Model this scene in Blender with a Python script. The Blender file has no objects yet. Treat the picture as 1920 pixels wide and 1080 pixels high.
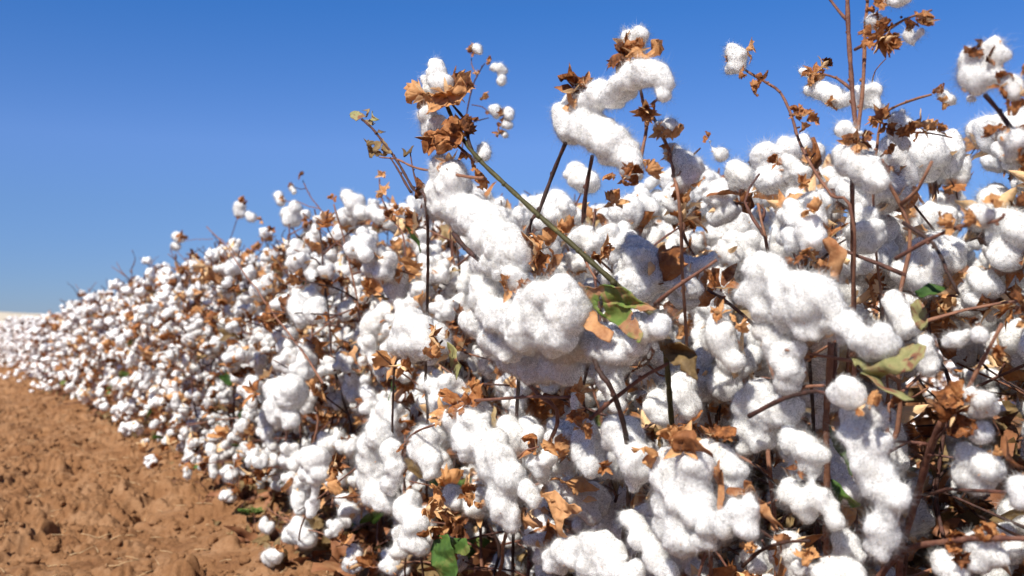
import bpy, bmesh, math, random
import numpy as np
from mathutils import Vector, Matrix, Quaternion
from mathutils.geometry import tessellate_polygon

random.seed(7)
RS = np.random.RandomState(11)
SC = bpy.context.scene

# ------------------------------------------------------------------ camera, sky, sun
FPX = 1867.0                      # focal length in pixels of the 1920 px wide photograph
CAM_H = 0.5
HORIZON = 600.0
PITCH = math.atan((HORIZON - 540.0) / FPX)
cam_d = bpy.data.cameras.new('camera')
cam = bpy.data.objects.new('camera', cam_d)
SC.collection.objects.link(cam)
cam.location = (0, 0, CAM_H)
cam.rotation_euler = (math.radians(90) + PITCH, 0, 0)
cam_d.sensor_width = 36.0
cam_d.lens = 35.0
cam_d.clip_start = 0.02
cam_d.clip_end = 8000
cam_d.dof.use_dof = True
cam_d.dof.focus_distance = 1.12
cam_d.dof.aperture_fstop = 7.5
SC.camera = cam

SUN_EL = math.radians(47)
SUN_DIR = Vector((-0.50, -0.86, 0)).normalized()      # horizontal direction towards the sun
world = bpy.data.worlds.new('World')
SC.world = world
world.use_nodes = True
wn = world.node_tree
bg = wn.nodes['Background']
sky = wn.nodes.new('ShaderNodeTexSky')
sky.sky_type = 'NISHITA'
sky.sun_disc = False
sky.sun_elevation = SUN_EL
sky.sun_rotation = math.atan2(SUN_DIR.x, SUN_DIR.y)
sky.altitude = 0
sky.air_density = 0.6
sky.dust_density = 0.0
sky.ozone_density = 10.0
# the clear dry-season sky: a bluer, slightly dusty-horizon grade by elevation
_tc = wn.nodes.new('ShaderNodeTexCoord'); _sx = wn.nodes.new('ShaderNodeSeparateXYZ')
_cr = wn.nodes.new('ShaderNodeValToRGB'); _mu = wn.nodes.new('ShaderNodeMix'); _mu.data_type = 'RGBA'; _mu.blend_type = 'MULTIPLY'
_mu.inputs[0].default_value = 1.0
_e = _cr.color_ramp.elements
while len(_e) < 6: _e.new(.5)
for _k, (_p, _c) in enumerate([(0.0, (.58, .55, .62)), (.053, (.80, .75, .79)), (.11, (1.02, .97, .98)), (.17, (1.28, 1.22, 1.27)), (.30, (.72, 1.22, 1.50)), (.6, (.85, 1.1, 1.3))]):
    _e[_k].position = _p; _e[_k].color = (_c[0] / 2, _c[1] / 2, _c[2] / 2, 1)
wn.links.new(_tc.outputs['Generated'], _sx.inputs[0]); wn.links.new(_sx.outputs[2], _cr.inputs[0])
wn.links.new(sky.outputs[0], _mu.inputs[6]); wn.links.new(_cr.outputs[0], _mu.inputs[7])
_x2 = wn.nodes.new('ShaderNodeVectorMath'); _x2.operation = 'SCALE'; _x2.inputs['Scale'].default_value = 2.0
wn.links.new(_mu.outputs[2], _x2.inputs[0]); wn.links.new(_x2.outputs[0], bg.inputs[0])
bg.inputs[1].default_value = 0.067
sun_d = bpy.data.lights.new('sun', 'SUN')
sun_d.energy = 5.0
sun_d.angle = math.radians(0.53)
sun_d.color = (1.0, 0.94, 0.84)
sun = bpy.data.objects.new('sun', sun_d)
SC.collection.objects.link(sun)
sv = Vector((SUN_DIR.x * math.cos(SUN_EL), SUN_DIR.y * math.cos(SUN_EL), math.sin(SUN_EL)))
sun.rotation_euler = sv.to_track_quat('Z', 'Y').to_euler()
SC.view_settings.view_transform = 'Standard'
SC.view_settings.look = 'None'
SC.view_settings.exposure = 0.72
SC.view_settings.gamma = 1.0
SC.render.engine = 'CYCLES'
SC.cycles.max_bounces = 8
SC.cycles.diffuse_bounces = 6
SC.cycles.transmission_bounces = 5
SC.cycles.glossy_bounces = 2
SC.cycles.caustics_reflective = False
SC.cycles.caustics_refractive = False
SC.cycles.use_denoising = True

# ------------------------------------------------------------------ row geometry, pixel helper
RA = math.radians(30.8)
U = np.array([-math.sin(RA), math.cos(RA), 0.0])      # along the row, away from the camera
R = np.array([math.cos(RA), math.sin(RA), 0.0])       # across, into the field
CP, SP = math.cos(PITCH), math.sin(PITCH)
FWD = np.array([0, CP, SP]); UPV = np.array([0, -SP, CP]); RGT = np.array([1.0, 0, 0])

def rc(d, t, z=0.0):
    return U * t + R * d + np.array([0, 0, z])

def at(x, y, d):
    """point of the vertical plane 'd metres into the row' seen at photo pixel x, y"""
    v = FWD * FPX + RGT * (x - 960.0) + UPV * (540.0 - y)
    return np.array([0, 0, CAM_H]) + v * (d / v.dot(R))

def proj(p):
    q = np.asarray(p) - np.array([0, 0, CAM_H])
    dp = q.dot(FWD)
    if dp < 0.05:
        return None
    return 960 + FPX * q.dot(RGT) / dp, 540 - FPX * q.dot(UPV) / dp, dp

SKX = [-200, 0, 40, 93, 140, 163, 200, 250, 290, 320, 377, 433, 470, 515, 540, 583, 615, 640, 700, 760, 850, 1000, 1080, 1150, 1200, 1260, 1300, 1400, 1460, 1560, 1640, 1700, 1800, 1920, 2400]
SKY = [604, 600, 590, 582, 567, 545, 552, 538, 508, 503, 485, 472, 474, 468, 445, 432, 440, 400, 385, 395, 385, 396, 372, 385, 402, 372, 318, 345, 325, 318, 300, 300, 280, 255, 200]
def ysky(x): return float(np.interp(x, SKX, SKY))

# ------------------------------------------------------------------ numpy noise
_perm = RS.permutation(4096).astype(np.int64)
_rand = RS.rand(4096)
def vnoise(P):
    P = np.asarray(P, dtype=np.float64)
    i = np.floor(P).astype(np.int64); f = P - i
    f = f * f * (3 - 2 * f)
    out = 0
    for dx in (0, 1):
        wx = f[:, 0] if dx else 1 - f[:, 0]
        a = _perm[(i[:, 0] + dx) & 4095]
        for dy in (0, 1):
            wy = f[:, 1] if dy else 1 - f[:, 1]
            b = _perm[(a + i[:, 1] + dy) & 4095]
            for dz in (0, 1):
                wz = f[:, 2] if dz else 1 - f[:, 2]
                out = out + wx * wy * wz * _rand[_perm[(b + i[:, 2] + dz) & 4095]]
    return out * 2 - 1
def fbm(P, oct=4, gain=0.5):
    s = 0; a = 1
    for k in range(oct):
        s = s + a * vnoise(np.asarray(P) * (2 ** k) + 17.3 * k); a *= gain
    return s

# ------------------------------------------------------------------ materials
def newmat(name):
    m = bpy.data.materials.new(name); m.use_nodes = True
    nt = m.node_tree; nt.nodes.clear()
    out = nt.nodes.new('ShaderNodeOutputMaterial')
    return m, nt, out
def N(nt, t, **kw):
    n = nt.nodes.new(t)
    for k, v in kw.items():
        if k.startswith('i_'):
            key = k[2:]; key = int(key) if key.isdigit() else key
            n.inputs[key].default_value = v
        else: setattr(n, k, v)
    return n
def noise(nt, scale, detail=4, rough=0.6, coord='Object', dist=0.0):
    tc = N(nt, 'ShaderNodeTexCoord')
    n = N(nt, 'ShaderNodeTexNoise'); n.inputs['Scale'].default_value = scale
    n.inputs['Detail'].default_value = detail; n.inputs['Roughness'].default_value = rough
    n.inputs['Distortion'].default_value = dist
    nt.links.new(tc.outputs[coord], n.inputs['Vector'])
    return n
def ramp(nt, src, stops):
    r = N(nt, 'ShaderNodeValToRGB')
    e = r.color_ramp.elements
    while len(e) < len(stops): e.new(0.5)
    for k, (p, c) in enumerate(stops):
        e[k].position = p; e[k].color = (*c, 1)
    nt.links.new(src, r.inputs[0])
    return r

def mat_lint():
    m, nt, out = newmat('cotton_lint')
    n = noise(nt, 60, 3)
    cr = ramp(nt, n.outputs[0], [(0.28, (0.90, 0.87, 0.815)), (0.5, (0.96, 0.96, 0.955)), (1.0, (0.97, 0.97, 0.97))])
    nb = noise(nt, 300, 5, 0.6, dist=1.0)
    bp = N(nt, 'ShaderNodeBump'); bp.inputs['Strength'].default_value = 0.22; bp.inputs['Distance'].default_value = 0.0012
    nt.links.new(nb.outputs[0], bp.inputs['Height'])
    n3 = noise(nt, 16, 4, 0.6)
    st = ramp(nt, n3.outputs[0], [(0.60, (1, 1, 1)), (0.80, (0.97, 0.91, 0.80))])
    mc = N(nt, 'ShaderNodeMix', data_type='RGBA', blend_type='MULTIPLY'); mc.inputs[0].default_value = 1
    nt.links.new(cr.outputs[0], mc.inputs[6]); nt.links.new(st.outputs[0], mc.inputs[7])
    d = N(nt, 'ShaderNodeBsdfPrincipled'); t = N(nt, 'ShaderNodeBsdfTranslucent')
    d.inputs['Roughness'].default_value = 1.0; d.inputs['Specular IOR Level'].default_value = 0.0
    d.inputs['Subsurface Weight'].default_value = 1.0; d.inputs['Subsurface Radius'].default_value = (1, 1, 1)
    d.inputs['Subsurface Scale'].default_value = 0.009
    mx = N(nt, 'ShaderNodeMixShader'); mx.inputs[0].default_value = 0.12
    for s in (d, t):
        nt.links.new(mc.outputs[2], s.inputs['Base Color' if s is d else 'Color']); nt.links.new(bp.outputs[0], s.inputs['Normal'])
    nt.links.new(d.outputs[0], mx.inputs[1]); nt.links.new(t.outputs[0], mx.inputs[2])
    nt.links.new(mx.outputs[0], out.inputs[0])
    return m
def mat_fibre():
    m, nt, out = newmat('cotton_fibre')
    d = N(nt, 'ShaderNodeBsdfDiffuse'); t = N(nt, 'ShaderNodeBsdfTranslucent')
    tr = N(nt, 'ShaderNodeBsdfTransparent')
    for s in (d, t): s.inputs['Color'].default_value = (0.97, 0.97, 0.965, 1)
    at_ = N(nt, 'ShaderNodeAttribute'); at_.attribute_name = 'fn'
    vt = N(nt, 'ShaderNodeVectorTransform', vector_type='NORMAL', convert_from='OBJECT', convert_to='WORLD')
    nt.links.new(at_.outputs['Vector'], vt.inputs[0])
    for s in (d, t): nt.links.new(vt.outputs[0], s.inputs['Normal'])
    mx = N(nt, 'ShaderNodeMixShader'); mx.inputs[0].default_value = 0.30
    m2 = N(nt, 'ShaderNodeMixShader'); m2.inputs[0].default_value = 0.70
    nt.links.new(d.outputs[0], mx.inputs[1]); nt.links.new(t.outputs[0], mx.inputs[2])
    nt.links.new(mx.outputs[0], m2.inputs[1]); nt.links.new(tr.outputs[0], m2.inputs[2])
    nt.links.new(m2.outputs[0], out.inputs[0])
    return m
def mat_dry(name, stops, scale=90, trans=0.3, inner=None, rnd=0.5):
    """papery dead plant tissue; a random tone per object, paler on the inner face when asked"""
    m, nt, out = newmat(name)
    n = noise(nt, scale, 6, 0.65, dist=0.4)
    oi = N(nt, 'ShaderNodeObjectInfo')
    ad = N(nt, 'ShaderNodeMath', operation='MULTIPLY_ADD'); ad.inputs[1].default_value = rnd; ad.inputs[2].default_value = -rnd / 2
    nt.links.new(oi.outputs['Random'], ad.inputs[0])
    su = N(nt, 'ShaderNodeMath', operation='ADD')
    nt.links.new(n.outputs[0], su.inputs[0]); nt.links.new(ad.outputs[0], su.inputs[1])
    cr = ramp(nt, su.outputs[0], stops)
    col = cr.outputs[0]
    if inner:
        g = N(nt, 'ShaderNodeNewGeometry')
        mc = N(nt, 'ShaderNodeMix', data_type='RGBA')
        nt.links.new(g.outputs['Backfacing'], mc.inputs[0])
        mc.inputs[6].default_value = (*inner, 1)
        nt.links.new(col, mc.inputs[7]); col = mc.outputs[2]
    nb = noise(nt, scale * 4, 4, 0.7)
    bp = N(nt, 'ShaderNodeBump'); bp.inputs['Strength'].default_value = 0.6; bp.inputs['Distance'].default_value = 0.002
    nt.links.new(nb.outputs[0], bp.inputs['Height'])
    p = N(nt, 'ShaderNodeBsdfPrincipled'); p.inputs['Roughness'].default_value = 0.62
    p.inputs['Specular IOR Level'].default_value = 0.3
    t = N(nt, 'ShaderNodeBsdfTranslucent')
    nt.links.new(col, p.inputs['Base Color']); nt.links.new(col, t.inputs['Color'])
    nt.links.new(bp.outputs[0], p.inputs['Normal'])
    mx = N(nt, 'ShaderNodeMixShader'); mx.inputs[0].default_value = trans
    nt.links.new(p.outputs[0], mx.inputs[1]); nt.links.new(t.outputs[0], mx.inputs[2])
    nt.links.new(mx.outputs[0], out.inputs[0])
    return m
M_LINT = mat_lint(); M_FIB = mat_fibre()
M_BUR = mat_dry('dry_bur', [(0.25, (0.13, 0.045, 0.017)), (0.48, (0.42, 0.18, 0.065)), (0.75, (0.62, 0.38, 0.18))], 80, 0.22, inner=(0.74, 0.50, 0.27))
M_BRACT = mat_dry('dry_bract', [(0.22, (0.08, 0.026, 0.009)), (0.44, (0.36, 0.135, 0.042)), (0.72, (0.62, 0.33, 0.14))], 70, 0.35)
M_DLEAF = mat_dry('dry_leaf', [(0.2, (0.07, 0.025, 0.011)), (0.47, (0.30, 0.12, 0.045)), (0.70, (0.55, 0.30, 0.14))], 45, 0.3)
M_STEM = mat_dry('red_stem', [(0.25, (0.035, 0.018, 0.014)), (0.5, (0.105, 0.042, 0.030)), (0.8, (0.23, 0.11, 0.065))], 110, 0.0, rnd=0.6)
M_GSTEM = mat_dry('green_stem', [(0.36, (0.045, 0.040, 0.012)), (0.5, (0.13, 0.115, 0.03)), (0.62, (0.15, 0.075, 0.04))], 45, 0.0)
M_GREEN = mat_dry('green_leaf', [(0.3, (0.035, 0.085, 0.018)), (0.5, (0.085, 0.165, 0.032)), (0.64, (0.24, 0.23, 0.075)), (0.72, (0.30, 0.10, 0.05))], 28, 0.35, rnd=0.25)
M_MOTTLE = mat_dry('mottled_leaf', [(0.36, (0.075, 0.165, 0.03)), (0.50, (0.18, 0.225, 0.055)), (0.55, (0.40, 0.22, 0.11)), (0.68, (0.24, 0.085, 0.05))], 24, 0.3, rnd=0.1)
M_OLIVE = mat_dry('olive_leaf', [(0.33, (0.20, 0.215, 0.08)), (0.52, (0.34, 0.315, 0.14)), (0.60, (0.24, 0.10, 0.06))], 60, 0.3, rnd=0.1)
M_DBROWN = mat_dry('withered_leaf', [(0.3, (0.12, 0.075, 0.03)), (0.55, (0.28, 0.19, 0.085)), (0.8, (0.40, 0.30, 0.16))], 60, 0.3)

def mat_soil(name='soil'):
    m, nt, out = newmat(name)
    n = noise(nt, 9, 8, 0.65); n2 = noise(nt, 160, 5, 0.7)
    mm = N(nt, 'ShaderNodeMath', operation='MULTIPLY_ADD'); mm.inputs[1].default_value = 0.45
    nt.links.new(n2.outputs[0], mm.inputs[0]); nt.links.new(n.outputs[0], mm.inputs[2])
    cr = ramp(nt, mm.outputs[0], [(0.45, (0.12, 0.052, 0.024)), (0.70, (0.225, 0.112, 0.051)), (0.95, (0.32, 0.185, 0.10))])
    nb = noise(nt, 220, 8, 0.75)
    bp = N(nt, 'ShaderNodeBump'); bp.inputs['Strength'].default_value = 0.8; bp.inputs['Distance'].default_value = 0.006
    nt.links.new(nb.outputs[0], bp.inputs['Height'])
    p = N(nt, 'ShaderNodeBsdfPrincipled'); p.inputs['Roughness'].default_value = 0.95; p.inputs['Specular IOR Level'].default_value = 0.1
    nt.links.new(cr.outputs[0], p.inputs['Base Color']); nt.links.new(bp.outputs[0], p.inputs['Normal'])
    nt.links.new(p.outputs[0], out.inputs[0])
    return m
M_SOIL = mat_soil()
def mat_plain(name, col, col2, scale):
    m, nt, out = newmat(name)
    n = noise(nt, scale, 6)
    cr = ramp(nt, n.outputs[0], [(0.3, col), (0.7, col2)])
    p = N(nt, 'ShaderNodeBsdfPrincipled'); p.inputs['Roughness'].default_value = 0.9
    nt.links.new(cr.outputs[0], p.inputs['Base Color']); nt.links.new(p.outputs[0], out.inputs[0])
    return m
M_HILL = mat_plain('pale_hill', (0.42, 0.36, 0.27), (0.52, 0.46, 0.36), 0.2)
M_STRAW = mat_dry('straw', [(0.3, (0.40, 0.26, 0.13)), (0.6, (0.58, 0.42, 0.24))], 50, 0.1)

# ------------------------------------------------------------------ mesh helpers
class MB:
    def __init__(s): s.V = []; s.T = []; s.M = []; s.n = 0
    def add(s, V, T, m=0, X=None):
        V = np.asarray(V, float)
        if X is not None:
            X = np.asarray(X); V = V @ X[:3, :3].T + X[:3, 3]
        s.V.append(V); s.T.append(np.asarray(T, np.int64) + s.n)
        s.M.append(np.full(len(T), m) if np.isscalar(m) else np.asarray(m)); s.n += len(V)
    def arr(s): return np.concatenate(s.V), np.concatenate(s.T), np.concatenate(s.M)
    def mesh(s, name, mats, smooth=True):
        V, T, M = s.arr(); return mkmesh(name, V, T, M, mats, smooth)
def mkmesh(name, V, T, M, mats, smooth=True, fn=None):
    me = bpy.data.meshes.new(name)
    me.vertices.add(len(V)); me.vertices.foreach_set('co', np.ascontiguousarray(V, np.float32).ravel())
    me.loops.add(len(T) * 3); me.loops.foreach_set('vertex_index', np.ascontiguousarray(T, np.int32).ravel())
    me.polygons.add(len(T)); me.polygons.foreach_set('loop_start', np.arange(0, len(T) * 3, 3, dtype=np.int32))
    try: me.polygons.foreach_set('loop_total', np.full(len(T), 3, np.int32))
    except Exception: pass
    me.polygons.foreach_set('material_index', np.ascontiguousarray(M, np.int32))
    me.polygons.foreach_set('use_smooth', np.full(len(T), smooth))
    for m in mats: me.materials.append(m)
    me.update(calc_edges=True)
    if fn is not None:
        at_ = me.attributes.new('fn', 'FLOAT_VECTOR', 'POINT'); at_.data.foreach_set('vector', np.ascontiguousarray(fn, np.float32).ravel())
    return me
def link(name, me, parent=None, loc=None, mat=None):
    o = bpy.data.objects.new(name, me)
    SC.collection.objects.link(o)
    if parent is not None: o.parent = parent
    if mat is not None: o.matrix_local = mat
    elif loc is not None: o.location = loc
    return o
def tag(o, label=None, cat=None, group=None, kind=None):
    if label: o['label'] = label
    if cat: o['category'] = cat
    if group: o['group'] = group
    if kind: o['kind'] = kind
    return o
def ico(sub):
    bm = bmesh.new(); bmesh.ops.create_icosphere(bm, subdivisions=sub, radius=1)
    V = np.array([v.co[:] for v in bm.verts]); T = np.array([[v.index for v in f.verts] for f in bm.faces]); bm.free()
    return V, T
ICO = {k: ico(k) for k in (1, 2, 3)}

def tube(mb, P, r0, r1, m=0, sides=6, knots=True):
    P = np.asarray(P, float); n = len(P)
    if n < 2: return
    tang = np.gradient(P, axis=0); tang /= np.linalg.norm(tang, axis=1)[:, None] + 1e-9
    ref = np.array([0.31, 0.2, 0.93])
    rings = []
    for k in range(n):
        a = np.cross(tang[k], ref); a /= np.linalg.norm(a) + 1e-9; b = np.cross(tang[k], a)
        r = r0 + (r1 - r0) * k / (n - 1)
        if knots: r *= 1 + 0.13 * math.sin(k * 2.1 + P[0, 0] * 90)
        th = np.arange(sides) * 2 * math.pi / sides
        rings.append(P[k] + r * (np.cos(th)[:, None] * a + np.sin(th)[:, None] * b))
    V = np.concatenate(rings + [P[:1], P[-1:]])
    T = []
    for k in range(n - 1):
        for s in range(sides):
            a, b = k * sides + s, k * sides + (s + 1) % sides
            T += [(a, b, b + sides), (a, b + sides, a + sides)]
    for s in range(sides):
        T += [(n * sides, (s + 1) % sides, s), (n * sides + 1, (n - 1) * sides + s, (n - 1) * sides + (s + 1) % sides)]
    mb.add(V, T, m)

def smooth_path(pts, step=0.012, wob=0.002):
    """Catmull-Rom through the points, resampled, with a little natural wobble"""
    pts = [np.asarray(p, float) for p in pts]
    if len(pts) == 2: pts = [pts[0], (pts[0] + pts[1]) / 2 + RS.randn(3) * 0.004, pts[1]]
    ext = [2 * pts[0] - pts[1]] + pts + [2 * pts[-1] - pts[-2]]
    out = []
    for k in range(1, len(ext) - 2):
        p0, p1, p2, p3 = ext[k - 1:k + 3]
        n = max(2, int(np.linalg.norm(p2 - p1) / step))
        for q in range(n):
            t = q / n
            out.append(0.5 * ((2 * p1) + (-p0 + p2) * t + (2 * p0 - 5 * p1 + 4 * p2 - p3) * t * t + (-p0 + 3 * p1 - 3 * p2 + p3) * t ** 3))
    out.append(pts[-1]); out = np.array(out)
    if wob: out += np.stack([vnoise(out * 14 + s) for s in (3.1, 41.7, 77.2)], 1) * wob
    return out

def basis(z, roll=0.0):
    z = np.asarray(z, float); z = z / (np.linalg.norm(z) + 1e-9)
    a = np.cross(z, [0.3, 0.9, 0.1]); a /= np.linalg.norm(a) + 1e-9; b = np.cross(z, a)
    c, s = math.cos(roll), math.sin(roll)
    x = c * a + s * b; y = np.cross(z, x)
    X = np.eye(4); X[:3, 0] = x; X[:3, 1] = y; X[:3, 2] = z
    return X
def xf(pos, z, roll=0.0, s=1.0):
    X = basis(z, roll); X[:3, :3] *= s; X[:3, 3] = pos
    return Matrix(X.tolist())

# ------------------------------------------------------------------ cotton lint: lumpy remeshed locks with loose fibres
def lint_arrays(blobs, voxel=0.0022, lump=1.0, fib=1.0, flen=0.008, smooth=5):
    """blobs: list of (centre, (rx, ry, rz) or r, axis or None) in metres -> surface + fibres"""
    mb = MB(); V0, T0 = ICO[3]
    for b in blobs:
        c = np.asarray(b[0], float); r = b[1]
        r = np.array([r, r, r]) if np.isscalar(r) else np.asarray(r, float)
        Vv = V0 * r
        if len(b) > 2 and b[2] is not None: Vv = Vv @ basis(b[2])[:3, :3].T
        mb.add(Vv + c, T0)
    V, T, M = mb.arr()
    me = mkmesh('tmp', V, T, M, [])
    o = bpy.data.objects.new('tmp', me); SC.collection.objects.link(o)
    rm = o.modifiers.new('r', 'REMESH'); rm.mode = 'VOXEL'; rm.voxel_size = voxel
    sm = o.modifiers.new('s', 'SMOOTH'); sm.factor = 0.5; sm.iterations = smooth
    dg = bpy.context.evaluated_depsgraph_get()
    ev = o.evaluated_get(dg); em = ev.to_mesh()
    nv = len(em.vertices); V = np.empty(nv * 3, np.float32); em.vertices.foreach_get('co', V); V = V.reshape(-1, 3).astype(float)
    Nn = np.empty(nv * 3, np.float32); em.vertices.foreach_get('normal', Nn); Nn = Nn.reshape(-1, 3).astype(float)
    em.calc_loop_triangles(); nt = len(em.loop_triangles)
    T = np.empty(nt * 3, np.int32); em.loop_triangles.foreach_get('vertices', T); T = T.reshape(-1, 3)
    ev.to_mesh_clear(); bpy.data.objects.remove(o); bpy.data.meshes.remove(me)
    off = RS.rand(3) * 50
    Q = V + off
    # creases between tufts: ridged noise, plus fine fluff
    rid = 1 - np.abs(vnoise(Q * 62)) * 2
    V = V + Nn * (0.0034 * lump * vnoise(Q * 40) + 0.0030 * lump * vnoise(Q * 84) - 0.0012 * lump * np.clip(rid - 0.5, 0, 1) * 1.6 + 0.0008 * lump * vnoise(Q * 190) + 0.0003 * vnoise(Q * 480))[:, None]
    if fib <= 0: return V, T, np.zeros(len(T), int), Nn
    # area-weighted fibre roots
    e1 = V[T[:, 1]] - V[T[:, 0]]; e2 = V[T[:, 2]] - V[T[:, 0]]
    ar = np.linalg.norm(np.cross(e1, e2), axis=1) / 2
    nf = int(ar.sum() * 1000000 * fib)
    idx = RS.choice(len(T), nf, p=ar / ar.sum())
    a = RS.rand(nf, 1); b = RS.rand(nf, 1) * (1 - a)
    P = V[T[idx, 0]] + e1[idx] * a + e2[idx] * b
    nn = np.cross(e1[idx], e2[idx]); nn /= np.linalg.norm(nn, axis=1)[:, None] + 1e-12
    Qp = P + off
    flow = np.stack([vnoise(Qp * 70 + s) for s in (5.5, 91.3, 33.8)], 1) + 0.5 * RS.randn(nf, 3)
    d = nn * (0.15 + 0.5 * RS.rand(nf, 1)) + flow * 0.75
    d /= np.linalg.norm(d, axis=1)[:, None] + 1e-9
    lng = (RS.rand(nf, 1) < .34 * min(1, fib)) & (nt > 2500)
    L = flen * (0.3 + RS.rand(nf, 1) ** 3 * 1.0) * np.where(lng, 1.9 + .8 * (RS.rand(nf, 1) < .06), 1.0)
    d = np.where(lng, d * .6 + flow * .8, d); d /= np.linalg.norm(d, axis=1)[:, None] + 1e-9
    bend = RS.randn(nf, 3) * 0.45 + np.array([0, 0, -0.15])
    side = np.cross(d, RS.randn(nf, 3)); side /= np.linalg.norm(side, axis=1)[:, None] + 1e-9
    w = 0.00015 * (0.7 + 0.6 * RS.rand(nf, 1))
    w = np.where(lng, .00008, w)
    m1 = P + d * L * 0.5; d2 = d + bend; d2 /= np.linalg.norm(d2, axis=1)[:, None]
    tip = m1 + d2 * L * 0.5
    P = P - d * 0.0008
    FV = np.stack([P - side * w, P + side * w, m1 - side * w * 0.9, m1 + side * w * 0.9, tip], 1).reshape(-1, 3)
    k = np.arange(nf)[:, None] * 5 + len(V)
    FT = np.concatenate([k + [0, 1, 3], k + [0, 3, 2], k + [2, 3, 4]])
    rn = Nn[T[idx, 0]] * .88 + d * .12
    # specks of leaf trash caught in the lint
    ns = max(3, int(ar.sum() * 900)); si = RS.choice(len(T), ns, p=ar / ar.sum())
    c = V[T[si, 0]] + Nn[T[si, 0]] * .0012; q1 = RS.randn(ns, 3); q2 = RS.randn(ns, 3)
    q1 /= np.linalg.norm(q1, axis=1)[:, None]; q2 /= np.linalg.norm(q2, axis=1)[:, None]
    z = .0006 + .0016 * RS.rand(ns, 1) ** 3
    SV = np.stack([c + q1 * z, c - q1 * z * .8 + q2 * z * .5, c - q2 * z], 1).reshape(-1, 3)
    STn = np.arange(ns * 3).reshape(-1, 3) + len(V) + len(FV)
    return (np.concatenate([V, FV, SV]), np.concatenate([T, FT, STn]), np.concatenate([np.zeros(len(T), int), np.ones(len(FT), int), np.full(ns, 2)]),
            np.concatenate([Nn, np.repeat(rn, 5, axis=0), np.zeros((ns * 3, 3)) + (0, 0, 1)]))

def boll_blobs(kind, rng):
    """an open boll about the +Z axis: four or five locks; 'fluffed' ones swell, 'loose' ones trail"""
    B = []; n = rng.choice([4, 4, 5])
    a0 = rng.random() * 6.28
    sp = {'tight': 0.8, 'round': 0.95, 'fluffed': 1.2, 'loose': 1.15}[kind]
    for k in range(n):
        a = a0 + k * 2 * math.pi / n + rng.uniform(-.2, .2)
        out = np.array([math.cos(a), math.sin(a), 0])
        rr = 0.0125 * rng.uniform(.85, 1.2) * (1.15 if kind == 'fluffed' else 1)
        c = out * 0.0125 * sp + np.array([0, 0, 0.019 * rng.uniform(.85, 1.2)])
        ax = out * 0.45 + np.array([0, 0, 1])
        B.append((c, (rr * 0.95, rr * 0.95, rr * rng.uniform(1.25, 1.6)), ax))
        if rng.random() < .5:
            B.append((c + out * .006 + np.array([0, 0, rng.uniform(-.004, .012)]), rr * .75, None))
    B.append((np.array([0, 0, 0.019]), 0.012, None))
    if kind in ('fluffed', 'loose'):
        for k in range(3):
            v = np.array([rng.uniform(-1, 1), rng.uniform(-1, 1), rng.uniform(-.2, .9)]); B.append((np.array([0, 0, .02]) + v * .016, rng.uniform(.008, .012), None))
    if kind == 'loose':
        a = rng.random() * 6.28; p = np.array([math.cos(a) * .02, math.sin(a) * .02, .02])
        v = np.array([math.cos(a), math.sin(a), -.3]); r = .0115
        for k in range(rng.choice([3, 4, 6])):
            B.append((p.copy(), r * rng.uniform(.8, 1.15), None)); v = v + np.array([rng.uniform(-.5, .5), rng.uniform(-.5, .5), -.55]); v /= np.linalg.norm(v)
            p = p + v * r * 0.95; r *= .93
    return B
def hang_blobs(rng):
    B = []; p = np.zeros(3); v = np.array([rng.uniform(-.6, .6), rng.uniform(-.6, .6), -.7]); r = .014
    for k in range(rng.choice([4, 6, 8])):
        B.append((p.copy(), r * rng.uniform(.8, 1.25), None))
        if rng.random() < .6: B.append((p + np.array([rng.uniform(-1, 1), rng.uniform(-1, 1), rng.uniform(-1, 1)]) * r * .7, r * .75, None))
        v = v + np.array([rng.uniform(-.5, .5), rng.uniform(-.5, .5), -.3]); v /= np.linalg.norm(v); p = p + v * r * 1.0; r *= rng.uniform(.9, 1.05)
    return B
_rng = random.Random(5)
LINT0 = []; LINT1 = []; HANG0 = []; HANG1 = []; LARR = []
for kind, cnt in (('tight', 3), ('round', 5), ('fluffed', 8), ('loose', 7)):
    for k in range(cnt):
        bl = boll_blobs(kind, _rng)
        V, T, M, F = lint_arrays(bl, 0.0017)
        LINT0.append(mkmesh('lint', V, T, M, [M_LINT, M_FIB, M_BRACT], fn=F))
        V, T, M, F = lint_arrays(bl, 0.0026, fib=0.35, flen=.010)
        LINT1.append(mkmesh('lint', V, T, M, [M_LINT, M_FIB, M_BRACT], fn=F))
        V, T, M, F = lint_arrays(bl, 0.0058, fib=0, smooth=2, lump=1.3)
        LARR.append((V, T))
for k in range(7):
    bl = hang_blobs(_rng)
    V, T, M, F = lint_arrays(bl, 0.0018); HANG0.append(mkmesh('lint', V, T, M, [M_LINT, M_FIB, M_BRACT], fn=F))
    V, T, M, F = lint_arrays(bl, 0.0028, fib=0.35, flen=.010); HANG1.append(mkmesh('lint', V, T, M, [M_LINT, M_FIB, M_BRACT], fn=F))

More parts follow.
